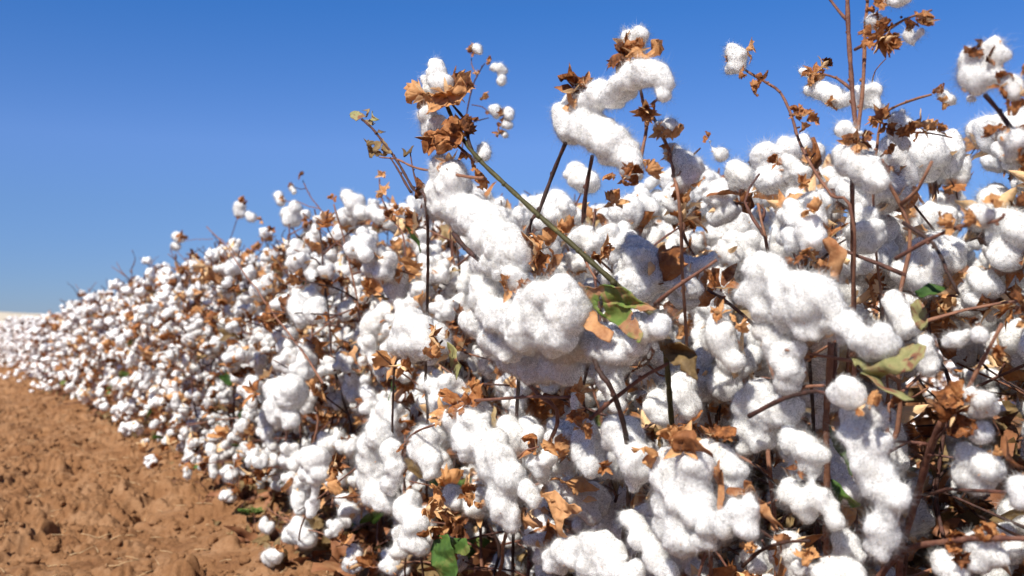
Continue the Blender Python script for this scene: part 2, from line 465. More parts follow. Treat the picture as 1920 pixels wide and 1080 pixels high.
# ------------------------------------------------------------------ bur (woody valves), bracts, leaves
def grid_tris(nu, nv):
    T = []
    for i in range(nu - 1):
        for j in range(nv - 1):
            a = i * nv + j; T += [(a, a + 1, a + nv + 1), (a, a + nv + 1, a + nv)]
    return np.array(T)
def valve(mb, az, L, W, spread, curl, X=None, m=0):
    nu, nv = 9, 5
    V = []
    ang = spread; p = np.array([0.003, 0, 0.0])
    rad = []
    for i in range(nu):
        s = i / (nu - 1)
        w = W * (math.sin(min(1, s * 1.25 + .12) * math.pi) ** .8 if s < .7 else 1.0) * (1 - s ** 3.5)
        w = W * (s * 1.9 + .25 if s < .35 else 1.0) * (1 - max(0, s - .35) / .65) ** .75 if s < 1 else 0.0004
        d = np.array([math.sin(ang), 0, math.cos(ang)]); nrm = np.array([-math.cos(ang), 0, math.sin(ang)])
        for j in range(nv):
            q = (j / (nv - 1) - .5) * 2
            V.append(p + np.array([0, q * w * .5, 0]) + nrm * (q * q * w * .28))
        p = p + d * L / (nu - 1); ang += curl / (nu - 1)
    V = np.array(V)
    V += np.stack([vnoise(V * 130 + az * 7 + s) for s in (1, 9, 17)], 1) * 0.0013
    c, s_ = math.cos(az), math.sin(az)
    Rz = np.array([[c, -s_, 0], [s_, c, 0], [0, 0, 1]])
    mb.add(V @ Rz.T, grid_tris(nu, nv), m, X)
def bract(mb, az, L, spread, curl, seed, X=None, m=0, nu=9, nv=17, teeth=6, wide=1.0):
    V = []
    rg = np.random.RandomState(seed)
    for i in range(nu):
        s = i / (nu - 1)
        for j in range(nv):
            q = (j / (nv - 1) - .5) * 2
            th = q * wide
            tooth = 1 - 0.20 * abs(math.sin(q * teeth * math.pi / 2)) * s ** 2 - .22 * q * q
            rr = L * s * tooth
            a = spread + curl * s * s * 1.4
            y = rr * math.sin(th) * .8; x0 = rr * math.cos(th)
            V.append((x0 * math.sin(a), y, x0 * math.cos(a) + abs(y) * .35))
    V = np.array(V)
    amp = np.repeat(np.linspace(.1, 1, nu), nv)[:, None]
    V += (np.stack([vnoise(V * 75 + seed + s) for s in (1, 9, 17)], 1) * 0.0095 + np.stack([vnoise(V * 210 + seed + s) for s in (31, 49, 67)], 1) * .0034) * amp
    c, s_ = math.cos(az), math.sin(az)
    mb.add(V @ np.array([[c, -s_, 0], [s_, c, 0], [0, 0, 1]]).T, grid_tris(nu, nv), m, X)
def bur_mb(rng, bracts=2, big=1.0, valves=True, X=None, mb=None):
    mb = mb or MB(); n = rng.choice([4, 4, 5]); a0 = rng.random() * 6
    if valves:
        for k in range(n):
            valve(mb, a0 + k * 6.283 / n + rng.uniform(-.15, .15), .036 * big * rng.uniform(.8, 1.15), .017 * big, rng.uniform(.55, 1.15), rng.uniform(-.3, 1.0), X, 0)
    for k in range(bracts):
        bract(mb, rng.random() * 6.28, .034 * big * rng.uniform(.7, 1.25), rng.uniform(.7, 1.7), rng.uniform(-1.2, .8), rng.randrange(9999), X, 1)
    return mb
BURS = [bur_mb(_rng, _rng.choice([1, 2, 2, 3]), 1.0).mesh('bur', [M_BUR, M_BRACT]) for k in range(12)]
BRACTS = [bur_mb(_rng, _rng.choice([2, 3, 4]), 1.05, valves=(k % 3 == 0)).mesh('bract', [M_BUR, M_BRACT]) for k in range(9)]
# light versions for distant plants
def bur_low(rng):
    mb = MB()
    for k in range(3):
        bract(mb, rng.random() * 6.28, .033 * rng.uniform(.7, 1.2), rng.uniform(.5, 1.6), rng.uniform(-1, .8), rng.randrange(9999), None, 0, 4, 6, 3)
    return mb.arr()[:2]
BLOW = [bur_low(_rng) for k in range(8)]

def leaf_arrays(L, lobes, seed, curl=1.0, crumple=1.0, nu=14, nv=29):
    """palmate leaf in XY growing along +X, folded and crumpled"""
    V = []
    for i in range(nu):
        s = i / (nu - 1)
        for j in range(nv):
            q = (j / (nv - 1) - .5) * 2
            th = q * 2.1
            lob = 0.62 + 0.38 * abs(math.cos(th * lobes / 2.0 if lobes > 1 else th / 2)) ** 1.6
            lob *= (1 - .28 * abs(q))
            rr = L * s * lob
            V.append((rr * math.cos(th) * .95 + .0, rr * math.sin(th) * .8, 0))
    V = np.array(V); rg = seed * 3.7
    r = np.linalg.norm(V, axis=1) / L; th_ = np.arctan2(V[:, 1], V[:, 0])
    V[:, 2] += -.0022 * r * np.exp(-(np.sin(th_ * 2.6) * 5) ** 2) * (L / .05)         # sunken main veins
    V[:, 2] += -curl * .45 * L * r ** 2 + abs(V[:, 1]) * .5 * curl
    V += (np.stack([vnoise(V * 28 + rg + s) for s in (1, 9, 17)], 1) * .014 + np.stack([vnoise(V * 80 + rg + s) for s in (21, 39, 57)], 1) * .005) * crumple * r[:, None]
    return V, grid_tris(nu, nv)
DRYL = []; GRNL = []
for k in range(9):
    V, T = leaf_arrays(.045, 3, k + 1, curl=random.uniform(.6, 2.0), crumple=1.5)
    DRYL.append(mkmesh('dry_leaf', V, T, np.zeros(len(T)), [M_DLEAF if k % 4 else M_DBROWN]))
for k in range(5):
    V, T = leaf_arrays(.055, 3 if k % 2 else 1, k + 30, curl=.6, crumple=.7)
    GRNL.append(mkmesh('green_leaf', V, T, np.zeros(len(T)), [M_GREEN]))

# ------------------------------------------------------------------ ground: one sheet, finely worked near the camera
def axis_vals(lo, hi, step, out_lo, out_hi, grow):
    v = list(np.arange(lo, hi, step)); s = step; x = lo; left = []
    while x > out_lo: s *= grow; x -= s; left.append(x)
    s = step; x = v[-1]; right = []
    while x < out_hi: s *= grow; x += s; right.append(x)
    return np.array(left[::-1] + v + right)
dv = axis_vals(-0.15, 1.0, 0.0038, -4000, 4000, 1.16)
tv = [1.5]
while tv[-1] < 14: tv.append(tv[-1] + max(.004, tv[-1] * .0028))
s_ = .04
while tv[-1] < 6000: s_ *= 1.16; tv.append(tv[-1] + s_)
lo = []; x = 1.5; s_ = .006
while x > -4000: s_ *= 1.14; x -= s_; lo.append(x)
tv = np.array(lo[::-1] + tv)
D, Tt = np.meshgrid(dv, tv, indexing='ij')
nd, ntt = D.shape
D = D.ravel(); Tt = Tt.ravel()
near = np.exp(-np.maximum(0, np.hypot(D, Tt) - 12) / 12)
P2 = np.stack([D, Tt, np.zeros_like(D)], 1)
PM = np.clip(.55 + fbm(P2 * 3.1 + 60, 2) * 1.3, .12, 1.3)                # rough patches and smoother crust
Z = 0.030 * fbm(P2 * 2.4, 3) + .017 * fbm(P2 * 8 + 5, 3) * PM
Z += 0.035 * np.clip((D - .45) / .4, 0, 1)                         # bed of the row rises a little
c1 = fbm(P2 * 26 + 31, 3, .55); Z += .013 * PM * np.maximum(0, c1) ** 1.0
c2 = 1 - np.abs(fbm(P2 * 44 + 77, 2)) * 1.4; Z += -.007 * np.clip(c2 - .55, 0, 1) * 2
Z += .0048 * PM * fbm(P2 * 95 + 11, 3, .6)
msk = (np.abs(D) < 3) & (Tt > 1) & (Tt < 14)
# clods pressed in the soil
NCL = 1500
for k in range(NCL):
    cd = RS.uniform(-.12, .95); ct = 1.6 + 9 * RS.rand() ** 1.6; r = RS.uniform(.008, .03) * (1.6 if RS.rand() < .07 else 1)
    i0 = np.searchsorted(dv, cd - r); i1 = np.searchsorted(dv, cd + r); j0 = np.searchsorted(tv, ct - r); j1 = np.searchsorted(tv, ct + r)
    if i1 <= i0 or j1 <= j0: continue
    ii, jj = np.meshgrid(np.arange(i0, i1), np.arange(j0, j1), indexing='ij'); id_ = (ii * ntt + jj).ravel()
    dx = D[id_] - cd; dy = Tt[id_] - ct
    an = np.arctan2(dy, dx); rr = np.hypot(dx, dy) / (r * (1 + .28 * np.sin(an * 2 + k) + .15 * np.sin(an * 5 + 2.1 * k)))
    Z[id_] += r * (.5 if k % 7 else .8) * (.3 + .8 * RS.rand()) * np.clip(1 - rr ** 2.6, 0, 1) ** .7
# sharp pits and cracks between the clods
for k in range(2600):
    cd = RS.uniform(-.12, .95); ct = 1.6 + 9 * RS.rand() ** 1.6; r = .005 + .022 * RS.rand() ** 2.2
    if fbm(np.array([[cd, ct, 0]]) * 5 + 9, 2)[0] < RS.uniform(-.3, .35): continue
    i0 = np.searchsorted(dv, cd - 2 * r); i1 = np.searchsorted(dv, cd + 2 * r); j0 = np.searchsorted(tv, ct - 2 * r); j1 = np.searchsorted(tv, ct + 2 * r)
    if i1 <= i0 or j1 <= j0: continue
    ii, jj = np.meshgrid(np.arange(i0, i1), np.arange(j0, j1), indexing='ij'); id_ = (ii * ntt + jj).ravel()
    a_ = RS.rand() * 3.14; dx = D[id_] - cd; dy = Tt[id_] - ct
    u_ = (dx * math.cos(a_) + dy * math.sin(a_)) / (r * 1.7); w_ = (-dx * math.sin(a_) + dy * math.cos(a_)) / (r * .7)
    Z[id_] -= r * 2.0 * np.clip(1.3 - np.hypot(u_, w_ + .3 * np.sin(u_ * 4)), 0, .6)
Z *= near
Vg = D[:, None] * R + Tt[:, None] * U; Vg[:, 2] = Z
ii, jj = np.meshgrid(np.arange(nd - 1), np.arange(ntt - 1), indexing='ij'); a = (ii * ntt + jj).ravel()
Tg = np.concatenate([np.stack([a, a + ntt, a + ntt + 1], 1), np.stack([a, a + ntt + 1, a + 1], 1)])
g = link('ground', mkmesh('ground', Vg, Tg, np.zeros(len(Tg)), [M_SOIL])); g['kind'] = 'structure'
ZG = Z.reshape(nd, ntt)
def gz(d, t):
    i = min(nd - 1, max(0, np.searchsorted(dv, d))); j = min(ntt - 1, max(0, np.searchsorted(tv, t))); return float(ZG[i, j])
del D, Tt, P2

# pale rise at the far end of the field
def hill():
    V = []; nx, ny = 60, 12
    for i in range(nx):
        for j in range(ny):
            x = -202 + i * 2.0; y = 180 + j * 5
            e = max(0, 1 - ((i / (nx - 1) - .42) / .5) ** 2); h = 3.1 * e ** .55 * math.sin(min(1, j / (ny - 1) * 2) * math.pi / 2) * (1 if j < ny - 1 else .9)
            V.append((x, y, h - .1))
    V = np.array(V); V[:, 2] += .35 * vnoise(V * .15)
    o = link('hill', mkmesh('hill', V, grid_tris(nx, ny)[:, ::-1], np.zeros((nx - 1) * (ny - 1) * 2), [M_HILL])); o['kind'] = 'structure'
hill()

# ------------------------------------------------------------------ plants
def new_plant(base, label, group=None, name='cotton_plant'):
    e = bpy.data.objects.new(name, None); SC.collection.objects.link(e)
    e.location = base; e.empty_display_size = .05
    tag(e, label, 'cotton plant', group)
    return e
def add_boll(plant, base, pos, axis, size, rng, lod=0, bur=True, hang=False, dark=False):
    pos = np.asarray(pos) - base
    if hang:
        me = rng.choice(HANG0 if lod == 0 else HANG1)
        m = Matrix.Translation(Vector(pos)) @ Matrix.Rotation(rng.random() * 6.28, 4, 'Z') @ Matrix.Scale(size, 4)
        o = link('boll', me, plant, mat=m)
        if bur:
            link('bur', rng.choice(BURS), o, mat=xf(np.array([0, 0, .004]), np.array([rng.uniform(-1, 1), rng.uniform(-1, 1), -.3]), rng.random() * 6))
        return o
    me = rng.choice(LINT0 if lod == 0 else LINT1)
    o = link('boll', me, plant, mat=xf(pos, axis, rng.random() * 6.28, size))
    if bur: link('bur', rng.choice(BURS), o, mat=xf(np.zeros(3), np.array([0, 0, 1.]), rng.random() * 6.28, rng.uniform(.8, 1.15)))
    return o

HOLES = [  # shaded openings of the hedge where the photo shows only twigs and darkness: x0, y0, x1, y1, share kept
    (1660, 640, 1790, 1080, .10), (1740, 860, 1930, 1010, .12), (1790, 690, 1930, 860, .35), (1380, 830, 1460, 1080, .5), (1380, 980, 1780, 1100, .7), (700, 950, 1080, 1100, .45), (1100, 850, 1200, 1000, .7)]
def keep_boll(p, rng, front):
    q = proj(p)
    if q is not None and q[2] < 3:
        rr = .02 * FPX / q[2]
        near_ = HERO[((HERO[:, 0] - q[0]) ** 2 + (HERO[:, 1] - q[1]) ** 2 < (HERO[:, 2] + rr) ** 2) & (HERO[:, 3] > q[2] + .01)]
        if len(near_): return False
    d = float(np.dot(p, R))
    if d < front or (p[2] < .05 and d < .72): return False
    if q is None: return True
    x, y, dep = q
    if dep < .90 and -60 < x < 1980: return False
    if -100 < x < 2000:
        lim = ysky(x) - abs(rng.gauss(0, 14 if x < 1150 else 24)) + (9 * math.sin(x * .033) + 12 * math.sin(x * .071 + 1) if x > 1150 else 0) + .02 * FPX / dep + (4 if x > 700 else 10)
        if y < lim and (rng.random() < .95 or y < lim - 45): return False
        if dep < 2.2:
            for x0, y0, x1, y1, k in HOLES:
                if x0 < x < x1 and y0 < y < y1 and rng.random() > k: return False
    return True

def skeleton(base, H, rng, spread=1.0, lean=(0, 0), node=.052, low=.05):
    """main stem path and fruiting branches: list of (path, [(boll position, axis)])"""
    lean = (lean[0] * 1.6, lean[1] * 1.6)
    top = base + np.array([lean[0], lean[1], H])
    mid = base + np.array([lean[0] * .35 + rng.uniform(-.02, .02), lean[1] * .35 + rng.uniform(-.02, .02), H * .5])
    main = smooth_path([base - np.array([0, 0, .03]), mid, top], .02, .016)
    br = []; z = low; az = rng.random() * 6.28; k = 0
    while z < H - .02:
        f = z / H; p = base + (top - base) * f + np.array([0, 0, 0])
        i = min(len(main) - 1, int(np.searchsorted(main[:, 2], base[2] + z))); p = main[i]
        az += 2.4 + rng.uniform(-.4, .4)
        L = (.07 + .20 * (1 - f) ** .6) * spread * rng.uniform(.7, 1.2)
        el = rng.uniform(.25, .75) + (.2 if f > .8 else 0) if f > .3 else rng.uniform(-.15, .4)
        v = np.array([math.cos(az) * math.cos(el), math.sin(az) * math.cos(el), math.sin(el)])
        pts = [p]; bolls = []; n = 1 if L < .09 else (2 if L < .17 else 3)
        zz = 1
        for q in range(n):
            v2 = v + np.array([-math.sin(az), math.cos(az), 0]) * .28 * zz + np.array([0, 0, -.12 * q]); zz = -zz; v2 /= np.linalg.norm(v2)
            pts.append(pts[-1] + v2 * L / n)
            ax = v2 * .6 + np.array([rng.uniform(-.6, .6), rng.uniform(-.6, .6), rng.uniform(-.5, .9)]); ax /= np.linalg.norm(ax)
            bolls.append((pts[-1] + ax * .018, ax))
        br.append((pts, bolls)); z += node * rng.uniform(.8, 1.2); k += 1
    bolls = [(main[-1] + np.array([0, 0, .004]), np.array([rng.uniform(-.3, .3), rng.uniform(-.3, .3), 1.]))]
    br.append(([main[-2], main[-1]], bolls))
    return main, br

def row_plant(d, t, H, rng, lod, label, group=None, front=.62, spread=1.0, bsize=1.0):
    base = rc(d, t, 0); base[2] = gz(d, t)
    pl = new_plant(base, label, group)
    main, br = skeleton(base, H, rng, spread, (rng.uniform(-.06, .06), rng.uniform(-.06, .06)), node=(.050 if t < 2 else .044) if lod == 0 else .042)
    mb = MB(); tube(mb, main - base, .0034, .0016)
    if lod == 1:
        for pts, bolls in br: tube(mb, smooth_path(pts, .03, .002) - base, .0022, .0013, sides=4)
    link('stem', mb.mesh('stem', [M_STEM]), pl)
    for pts, bolls in br:
        kept = [b for b in bolls if keep_boll(b[0], rng, front)]
        if lod == 0:
            tip = pts[-1]; q = proj(tip)
            if q is not None and q[1] < ysky(q[0]) - 30: pts = pts[:2]
            q = proj(pts[-1])
            if float(np.dot(pts[-1], R)) > front - .03 and not (q is not None and q[1] < ysky(q[0]) - 40):
                m2 = MB(); tube(m2, smooth_path(pts, .022, .003) - base, .0021, .0012, sides=5)
                for p, ax in kept: tube(m2, np.array([p - ax * .02, p]) - base, .0012, .0014, sides=4)
                link('branch', m2.mesh('branch', [M_STEM]), pl)
        for p, ax in kept:
            s = bsize * rng.uniform(.66, 1.26)
            if rng.random() < .13:                                     # an empty dry husk
                link('husk', rng.choice(BURS + BRACTS), pl, mat=xf(p - base, ax, rng.random() * 6.28, 1.0))
            elif rng.random() < .17:
                add_boll(pl, base, p, ax, s, rng, lod, True, hang=True)
            else:
                add_boll(pl, base, p, ax, s, rng, lod, True)
            if rng.random() < .60:
                link('husk', rng.choice(BRACTS), pl, mat=xf(p - base - ax * .012, ax + np.array([rng.uniform(-1, 1), rng.uniform(-1, 1), 0]), rng.random() * 6, rng.uniform(.5, 1.0)))
            if rng.random() < (.30 if lod == 0 else .16):
                lp = p + np.array([rng.uniform(-1, 1), rng.uniform(-1, 1), rng.uniform(-1.2, .6)]) * .035
                q = proj(lp)
                if q is None or (q[1] > ysky(q[0]) + 10 and q[2] > .9):
                    gr = rng.random() < (.45 if p[2] < .25 else .05)
                    link('green_leaf' if gr else 'dry_leaf', rng.choice(GRNL if gr else DRYL), pl,
                         mat=xf(lp - base, np.array([rng.uniform(-1, 1), rng.uniform(-1, 1), rng.uniform(-.2, 1)]), rng.random() * 6, rng.uniform(.45, .85)))
    return pl

def far_mesh(H, rng, name, nb=1.0, sub=None):
    """a whole distant plant in one mesh: stem, lint, burs, a few leaves"""
    base = np.zeros(3)
    main, br = skeleton(base, H, rng, .95, (rng.uniform(-.05, .05), rng.uniform(-.05, .05)), node=.038 / nb, low=.055)
    mb = MB(); tube(mb, main, .006, .0025, 2, 4, False)
    for pts, bolls in br:
        tube(mb, np.array(pts), .0024, .0014, 2, 3, False)
        for p, ax in bolls:
            X = np.array(xf(p, ax, rng.random() * 6, rng.uniform(.55, 1.08)))
            V, T = rng.choice(LARR)
            if sub is None:
                mb.add(V, T, 0, X)
            else:
                V0, T0 = ICO[1]; mb.add(V0 * (.029, .026, .027) + (0, 0, .018), T0, 0, X)
            V, T = rng.choice(BLOW); X2 = np.array(xf(p, ax, rng.random() * 6, rng.uniform(.7, 1.05)))
            if rng.random() < .9: mb.add(V, T, 1, X2)
            if rng.random() < .55: V, T = rng.choice(BLOW); mb.add(V, T, 1, np.array(xf(p + np.array([rng.uniform(-1, 1), rng.uniform(-1, 1), rng.uniform(-1, 1)]) * .02, np.array([rng.uniform(-1, 1), rng.uniform(-1, 1), rng.uniform(-1, 1)]), rng.random() * 6, rng.uniform(.6, 1.0))))
            if rng.random() < .09:
                V, T = leaf_arrays(.05, 3, rng.randrange(99), 1, 1.2, 4, 7)
                mb.add(V, T, 3 if rng.random() < (.5 if p[2] < .3 else .1) else 1, np.array(xf(p, np.array([rng.uniform(-1, 1), rng.uniform(-1, 1), .4]), rng.random() * 6)))
    return mb

# ------------------------------------------------------------------ the plants in front, traced where they stand
HERO = np.zeros((0, 4))
HL = []
def dfor(x):
    return float(np.interp(x, [0, 600, 900, 1100, 1400, 1700, 2000], [.62, .56, .51, .56, .62, .68, .70]))
class Hero:
    def __init__(s, label, xb, db=.88, seed=0):
        t = db / math.tan(RA + math.atan((xb - 960) / FPX))
        s.base = rc(db, t, gz(db, t)); s.rng = random.Random(seed + 100)
        s.pl = new_plant(s.base, label, 'tall and trailing cotton plants in front')
        s.foot = s.base.copy()
    def P(s, x, y, d=None): return at(x, y, dfor(x) if d is None else d)
    def stem(s, pts, r0=.003, r1=.0015, d=None, foot=False, mat=None, name=None, dfoot=None):
        """pts: (x, y[, d]) from the lower end upwards; foot carries it down to the ground"""
        P = [s.P(p[0], p[1], p[2] if len(p) > 2 else d) for p in pts]
        if foot:
            r0 *= .78
            a = s.foot; b = P[0]; m = a * .55 + b * .45; m[2] = a[2] + (b[2] - a[2]) * .5
            P = [a - np.array([0, 0, .02]), a * .85 + np.array([b[0], b[1], a[2]]) * .15 + np.array([0, 0, (b[2] - a[2]) * .3]), m + np.array([0, 0, (b[2] - a[2]) * .1])] + P
        mb = MB(); tube(mb, smooth_path(P, .009, .0028) - s.base, r0, r1, sides=8)
        for k in range(1, len(P) - 1):                       # leaf scars and nodes
            V0, T0 = ICO[1]; mb.add(V0 * ((r0 + (r1 - r0) * k / len(P)) * 1.12) + (P[k] - s.base), T0)
        return link(name or ('stem' if foot else 'branch'), mb.mesh('stem', [mat or M_STEM]), s.pl)
    def lock(s, chains, d=None, husks=(), name='boll', lump=1.0, fl=.008):
        """one boll: chains of (x, y, r) tufts that run into each other"""
        blobs = []; rg = s.rng; x0, y0, _ = chains[0][0]
        org = s.P(x0, y0, d)
        for ch in chains:
            prev = None
            for (x, y, r) in ch:
                p = s.P(x, y, d if d is not None else dfor(x0) + (dfor(x) - dfor(x0)) * .6)
                dep = proj(p)[2]; rw = r / FPX * dep * 1.12
                p = p + FWD * rg.uniform(-.35, .35) * rw
                HL.append((x, y, r * .85, dep))
                blobs.append((p - org, rw * .98, None))
                for q in range(5):
                    v = np.array([rg.gauss(0, 1), rg.gauss(0, 1), rg.gauss(0, 1)]); v /= np.linalg.norm(v)
                    blobs.append((p - org + v * rw * .5, rw * rg.uniform(.5, .75), None))
                if prev is not None:
                    n = max(1, int(np.linalg.norm(p - prev[0]) / (.4 * min(rw, prev[1]))))
                    for q in range(1, n):
                        f = q / n; blobs.append((prev[0] * (1 - f) + p * f - org + np.array([rg.gauss(0, 1), rg.gauss(0, 1), rg.gauss(0, 1)]) * rw * .16, (prev[1] * (1 - f) + rw * f) * .86 * rg.uniform(.68, 1.08), None))
                prev = (p, rw)
        V, T, M, F = lint_arrays(blobs, .0020, lump=lump, fib=1.15, flen=fl, smooth=9)
        o = link(name, mkmesh('lint', V, T, M, [M_LINT, M_FIB, M_BRACT], fn=F), s.pl, loc=Vector(org - s.base))
        for h in husks: s.husk(*h, parent=o, org=org, d0=d)
        return o
    def husk(s, x, y, size, kind='bract', ax=(0, 0, 1), d=None, parent=None, org=None, d0=None):
        """kind bur: woody valves; bract: toothed papery cup; size in px"""
        p = s.P(x, y, d if d is not None else (d0 if d0 is not None else None))
        sc = size / FPX * proj(p)[2] / .036
        ax = np.array(ax, float) + np.array([s.rng.uniform(-.25, .25) for _ in range(3)])
        me = s.rng.choice(BURS if kind == 'bur' else BRACTS)
        p = p - FWD * .010
        if parent is not None: return link('bur' if kind == 'bur' else 'bract', me, parent, mat=xf(p - org, ax, s.rng.random() * 6, sc))
        return link('husk', me, s.pl, mat=xf(p - s.base, ax, s.rng.random() * 6, sc))
    def leaf(s, poly, mat, d=None, off=None, name='leaf', crumple=1.0, label=None):
        """a leaf outline at its own distance, with folds and thickness"""
        P = []; n = len(poly)
        cx = sum(p[0] for p in poly) / n; cy = sum(p[1] for p in poly) / n
        d = dfor(cx) - .03 if d is None else d
        org = at(cx, cy, d)
        for k, p in enumerate(poly):
            q = at(p[0], p[1], d); e = (off[k] if off else math.sin(k * 1.7) * .006)
            P.append(q + (q - np.array([0, 0, CAM_H])) * e)
        bm = bmesh.new(); vs = [bm.verts.new(Vector(p - org)) for p in P]
        for tr in tessellate_polygon([[Vector((p[0], p[1], 0)) for p in poly]]):
            bm.faces.new([vs[q] for q in tr])
        bmesh.ops.recalc_face_normals(bm, faces=bm.faces[:])
        for _ in range(4): bmesh.ops.subdivide_edges(bm, edges=[e for e in bm.edges if e.calc_length() > .004], cuts=1, use_grid_fill=True); bmesh.ops.triangulate(bm, faces=bm.faces[:])
        for _ in range(3): bmesh.ops.smooth_vert(bm, verts=[v for v in bm.verts if not v.is_boundary], factor=.5, use_axis_x=True, use_axis_y=True, use_axis_z=True)
        co = np.array([v.co[:] for v in bm.verts])
        dsp = np.stack([vnoise(co * 55 + cx + k) for k in (2, 11, 23)], 1) * .004 + np.stack([vnoise(co * 160 + cx + k) for k in (2, 11, 23)], 1) * .0014
        ven = (1 - np.abs(vnoise(co * 38 + cy))) ** 6 * .0015
        for v, q, w in zip(bm.verts, dsp, ven): v.co += Vector(q * crumple) + Vector(FWD * w)
        if mat in (M_GREEN, M_MOTTLE, M_OLIVE, M_DBROWN, M_DLEAF) and len(poly) > 6:
            hole = [f for f in bm.faces if vnoise(np.array([f.calc_center_median()[:]]) * 95 + cy)[0] > .66]
            bmesh.ops.delete(bm, geom=hole, context='FACES')
        bm.normal_update()
        if bm.faces and sum(f.normal.y for f in bm.faces) > 0: bmesh.ops.reverse_faces(bm, faces=bm.faces[:])
        me = bpy.data.meshes.new(name); bm.to_mesh(me); bm.free(); me.materials.append(mat)
        for f in me.polygons: f.use_smooth = True
        o = link(name, me, s.pl, loc=Vector(org - s.base))
        sol = o.modifiers.new('thickness', 'SOLIDIFY'); sol.thickness = .0005
        if label: o['label'] = label
        return o

def exec_heroes():
    global HERO
    # --- arched green stem
    h = Hero('cotton plant with an arched green stem and fluffy bolls at its leaning tip', 1290, .84, 1)
    h.stem([(1240, 640, .60), (1190, 570, .58), (1150, 530, .56), (1085, 470, .54), (1010, 405, .52), (945, 345, .51), (900, 300, .50), (868, 262, .50), (848, 225, .50), (836, 198, .50)], .0048, .0022, foot=True, mat=M_GSTEM)
    h.stem([(885, 283), (878, 262), (873, 230), (847, 197)], .0022, .0013, d=.5)
    h.stem([(876, 290), (850, 268), (820, 250), (805, 240)], .0017, .001, d=.5)
    h.stem([(905, 333), (870, 330), (790, 317), (745, 300), (712, 292)], .0019, .0010, d=.5)
    h.lock([[(818, 122, 16), (821, 138, 18), (828, 158, 20)], [(803, 152, 15), (806, 166, 15), (820, 172, 14)]], .5,
           [(838, 186, 40, 'bur', (.3, -.1, 1)), (852, 172, 40, 'bract', (.9, .3, .8)), (800, 186, 36, 'bract', (-1, .3, .3))])
    h.leaf([(768, 158), (779, 155), (786, 168), (800, 176), (822, 178), (842, 170), (858, 158), (868, 146), (878, 156), (876, 174), (864, 188), (848, 196), (830, 208), (812, 212), (803, 205), (797, 208), (790, 196), (778, 192), (782, 182), (771, 176)], M_BRACT, .49, [.006, .01, .004, -.006, -.012, -.014, -.008, 0, .01, .01, .004, 0, -.006, -.004, .006, .01, .008, .012, .006, .01], 'bract', 1.8)
    h.leaf([(846, 132), (853, 124), (860, 134), (867, 137), (872, 146), (879, 158), (872, 172), (862, 166), (852, 170), (848, 152)], M_BRACT, .51, None, 'bract', 1.8)
    h.leaf([(790, 262), (808, 246), (826, 252), (840, 240), (856, 236), (868, 246), (866, 264), (852, 278), (832, 276), (818, 284), (806, 290), (800, 276)], M_BRACT, .49, None, 'bract', 1.8)
    h.lock([[(803, 218, 15), (806, 236, 18), (820, 232, 14), (800, 250, 11)]], .5,
           [(845, 240, 38, 'bract', (.2, -.8, -.4)), (835, 258, 40, 'bract', (-.3, -.6, -.9)), (820, 262, 34, 'bract', (-.8, -.5, -.6)), (865, 240, 34, 'bract', (.6, -.3, .1))])
    h.lock([[(905, 275, 13), (908, 290, 12), (893, 298, 9)]], .52, [(885, 300, 24, 'bract', (-.5, 0, .3))])
    h.lock([[(830, 322, 24), (848, 330, 26), (850, 355, 34), (825, 372, 32), (850, 388, 34)], [(878, 400, 38), (905, 412, 36), (925, 435, 38), (945, 455, 36), (962, 478, 34)]], .51,
           [(890, 340, 34, 'bract', (.5, -.6, .2)), (800, 372, 36, 'bract', (-.4, -.5, .2)), (845, 312, 30, 'bract', (-.2, 0, 1))])
    h.husk(1012, 470, 52, 'bract', (-.8, -.6, -.1)); h.husk(1022, 455, 40, 'bract', (-.2, -1, .5)); h.husk(1002, 488, 42, 'bract', (-.6, -.5, -.7))
    h.husk(1050, 440, 34, 'bract', (.3, -.4, .6))
    h.lock([[(1020, 456, 12), (1027, 450, 9)]])
    h.stem([(850, 437), (872, 465), (905, 497)], .003, .0024, d=.5)
    # --- pink stem behind, small bolls
    h = Hero('slender pinkish cotton plant with tiny bolls against the sky beside the arched stem', 870, .95, 2)
    h.stem([(845, 420), (862, 300), (870, 215 + 25), (884, 165), (893, 142)], .0030, .0014, d=.86, foot=True)
    h.stem([(893, 142), (884, 120), (884, 108)], .0012, .0009, d=.86); h.stem([(893, 142), (903, 124), (908, 118)], .0012, .0009, d=.86)
    h.stem([(876, 234), (900, 226), (918, 220)], .0012, .0009, d=.86); h.stem([(885, 196), (905, 200), (920, 212)], .0011, .0008, d=.86)
    h.husk(889, 98, 14, 'bract', (-.5, -.5, .5), .86); h.husk(912, 114, 13, 'bract', (.6, -.5, .3), .86); h.husk(893, 142, 9, 'bract', (0, 0, 1), .86)
    h.husk(907, 182, 12, 'bract', (.8, -.5, .1), .86)
    for x, y, r in ((896, 92, 7), (929, 207, 9), (953, 213, 10), (949, 232, 9), (944, 250, 7)):
        h.lock([[(x, y, r), (x + 3, y + 4, r * .8)]], .86, [(x - 7, y + 2, 14, 'bract', (-.8, -.4, .2))])
    h.lock([[(928, 126, 8), (937, 130, 10), (936, 142, 4), (941, 150, 8)]], .86)
    # --- left bare twig with withered leaves
    h = Hero('cotton plant whose bare reddish twig carries withered olive leaves left of the arched stem', 800, .80, 3)
    h.stem([(800, 420), (775, 352), (738, 292), (705, 250), (678, 224)], .0036, .0016, d=.50, foot=True)
    h.stem([(772, 362), (752, 325), (733, 298)], .0018, .0010, d=.49); h.stem([(785, 356), (776, 318), (770, 280)], .0013, .0007, d=.5)
    h.leaf([(680, 256), (700, 258), (722, 268), (735, 285), (722, 292), (705, 287), (694, 303), (684, 280)], M_DBROWN, .5, crumple=1.5, name='withered_leaf')
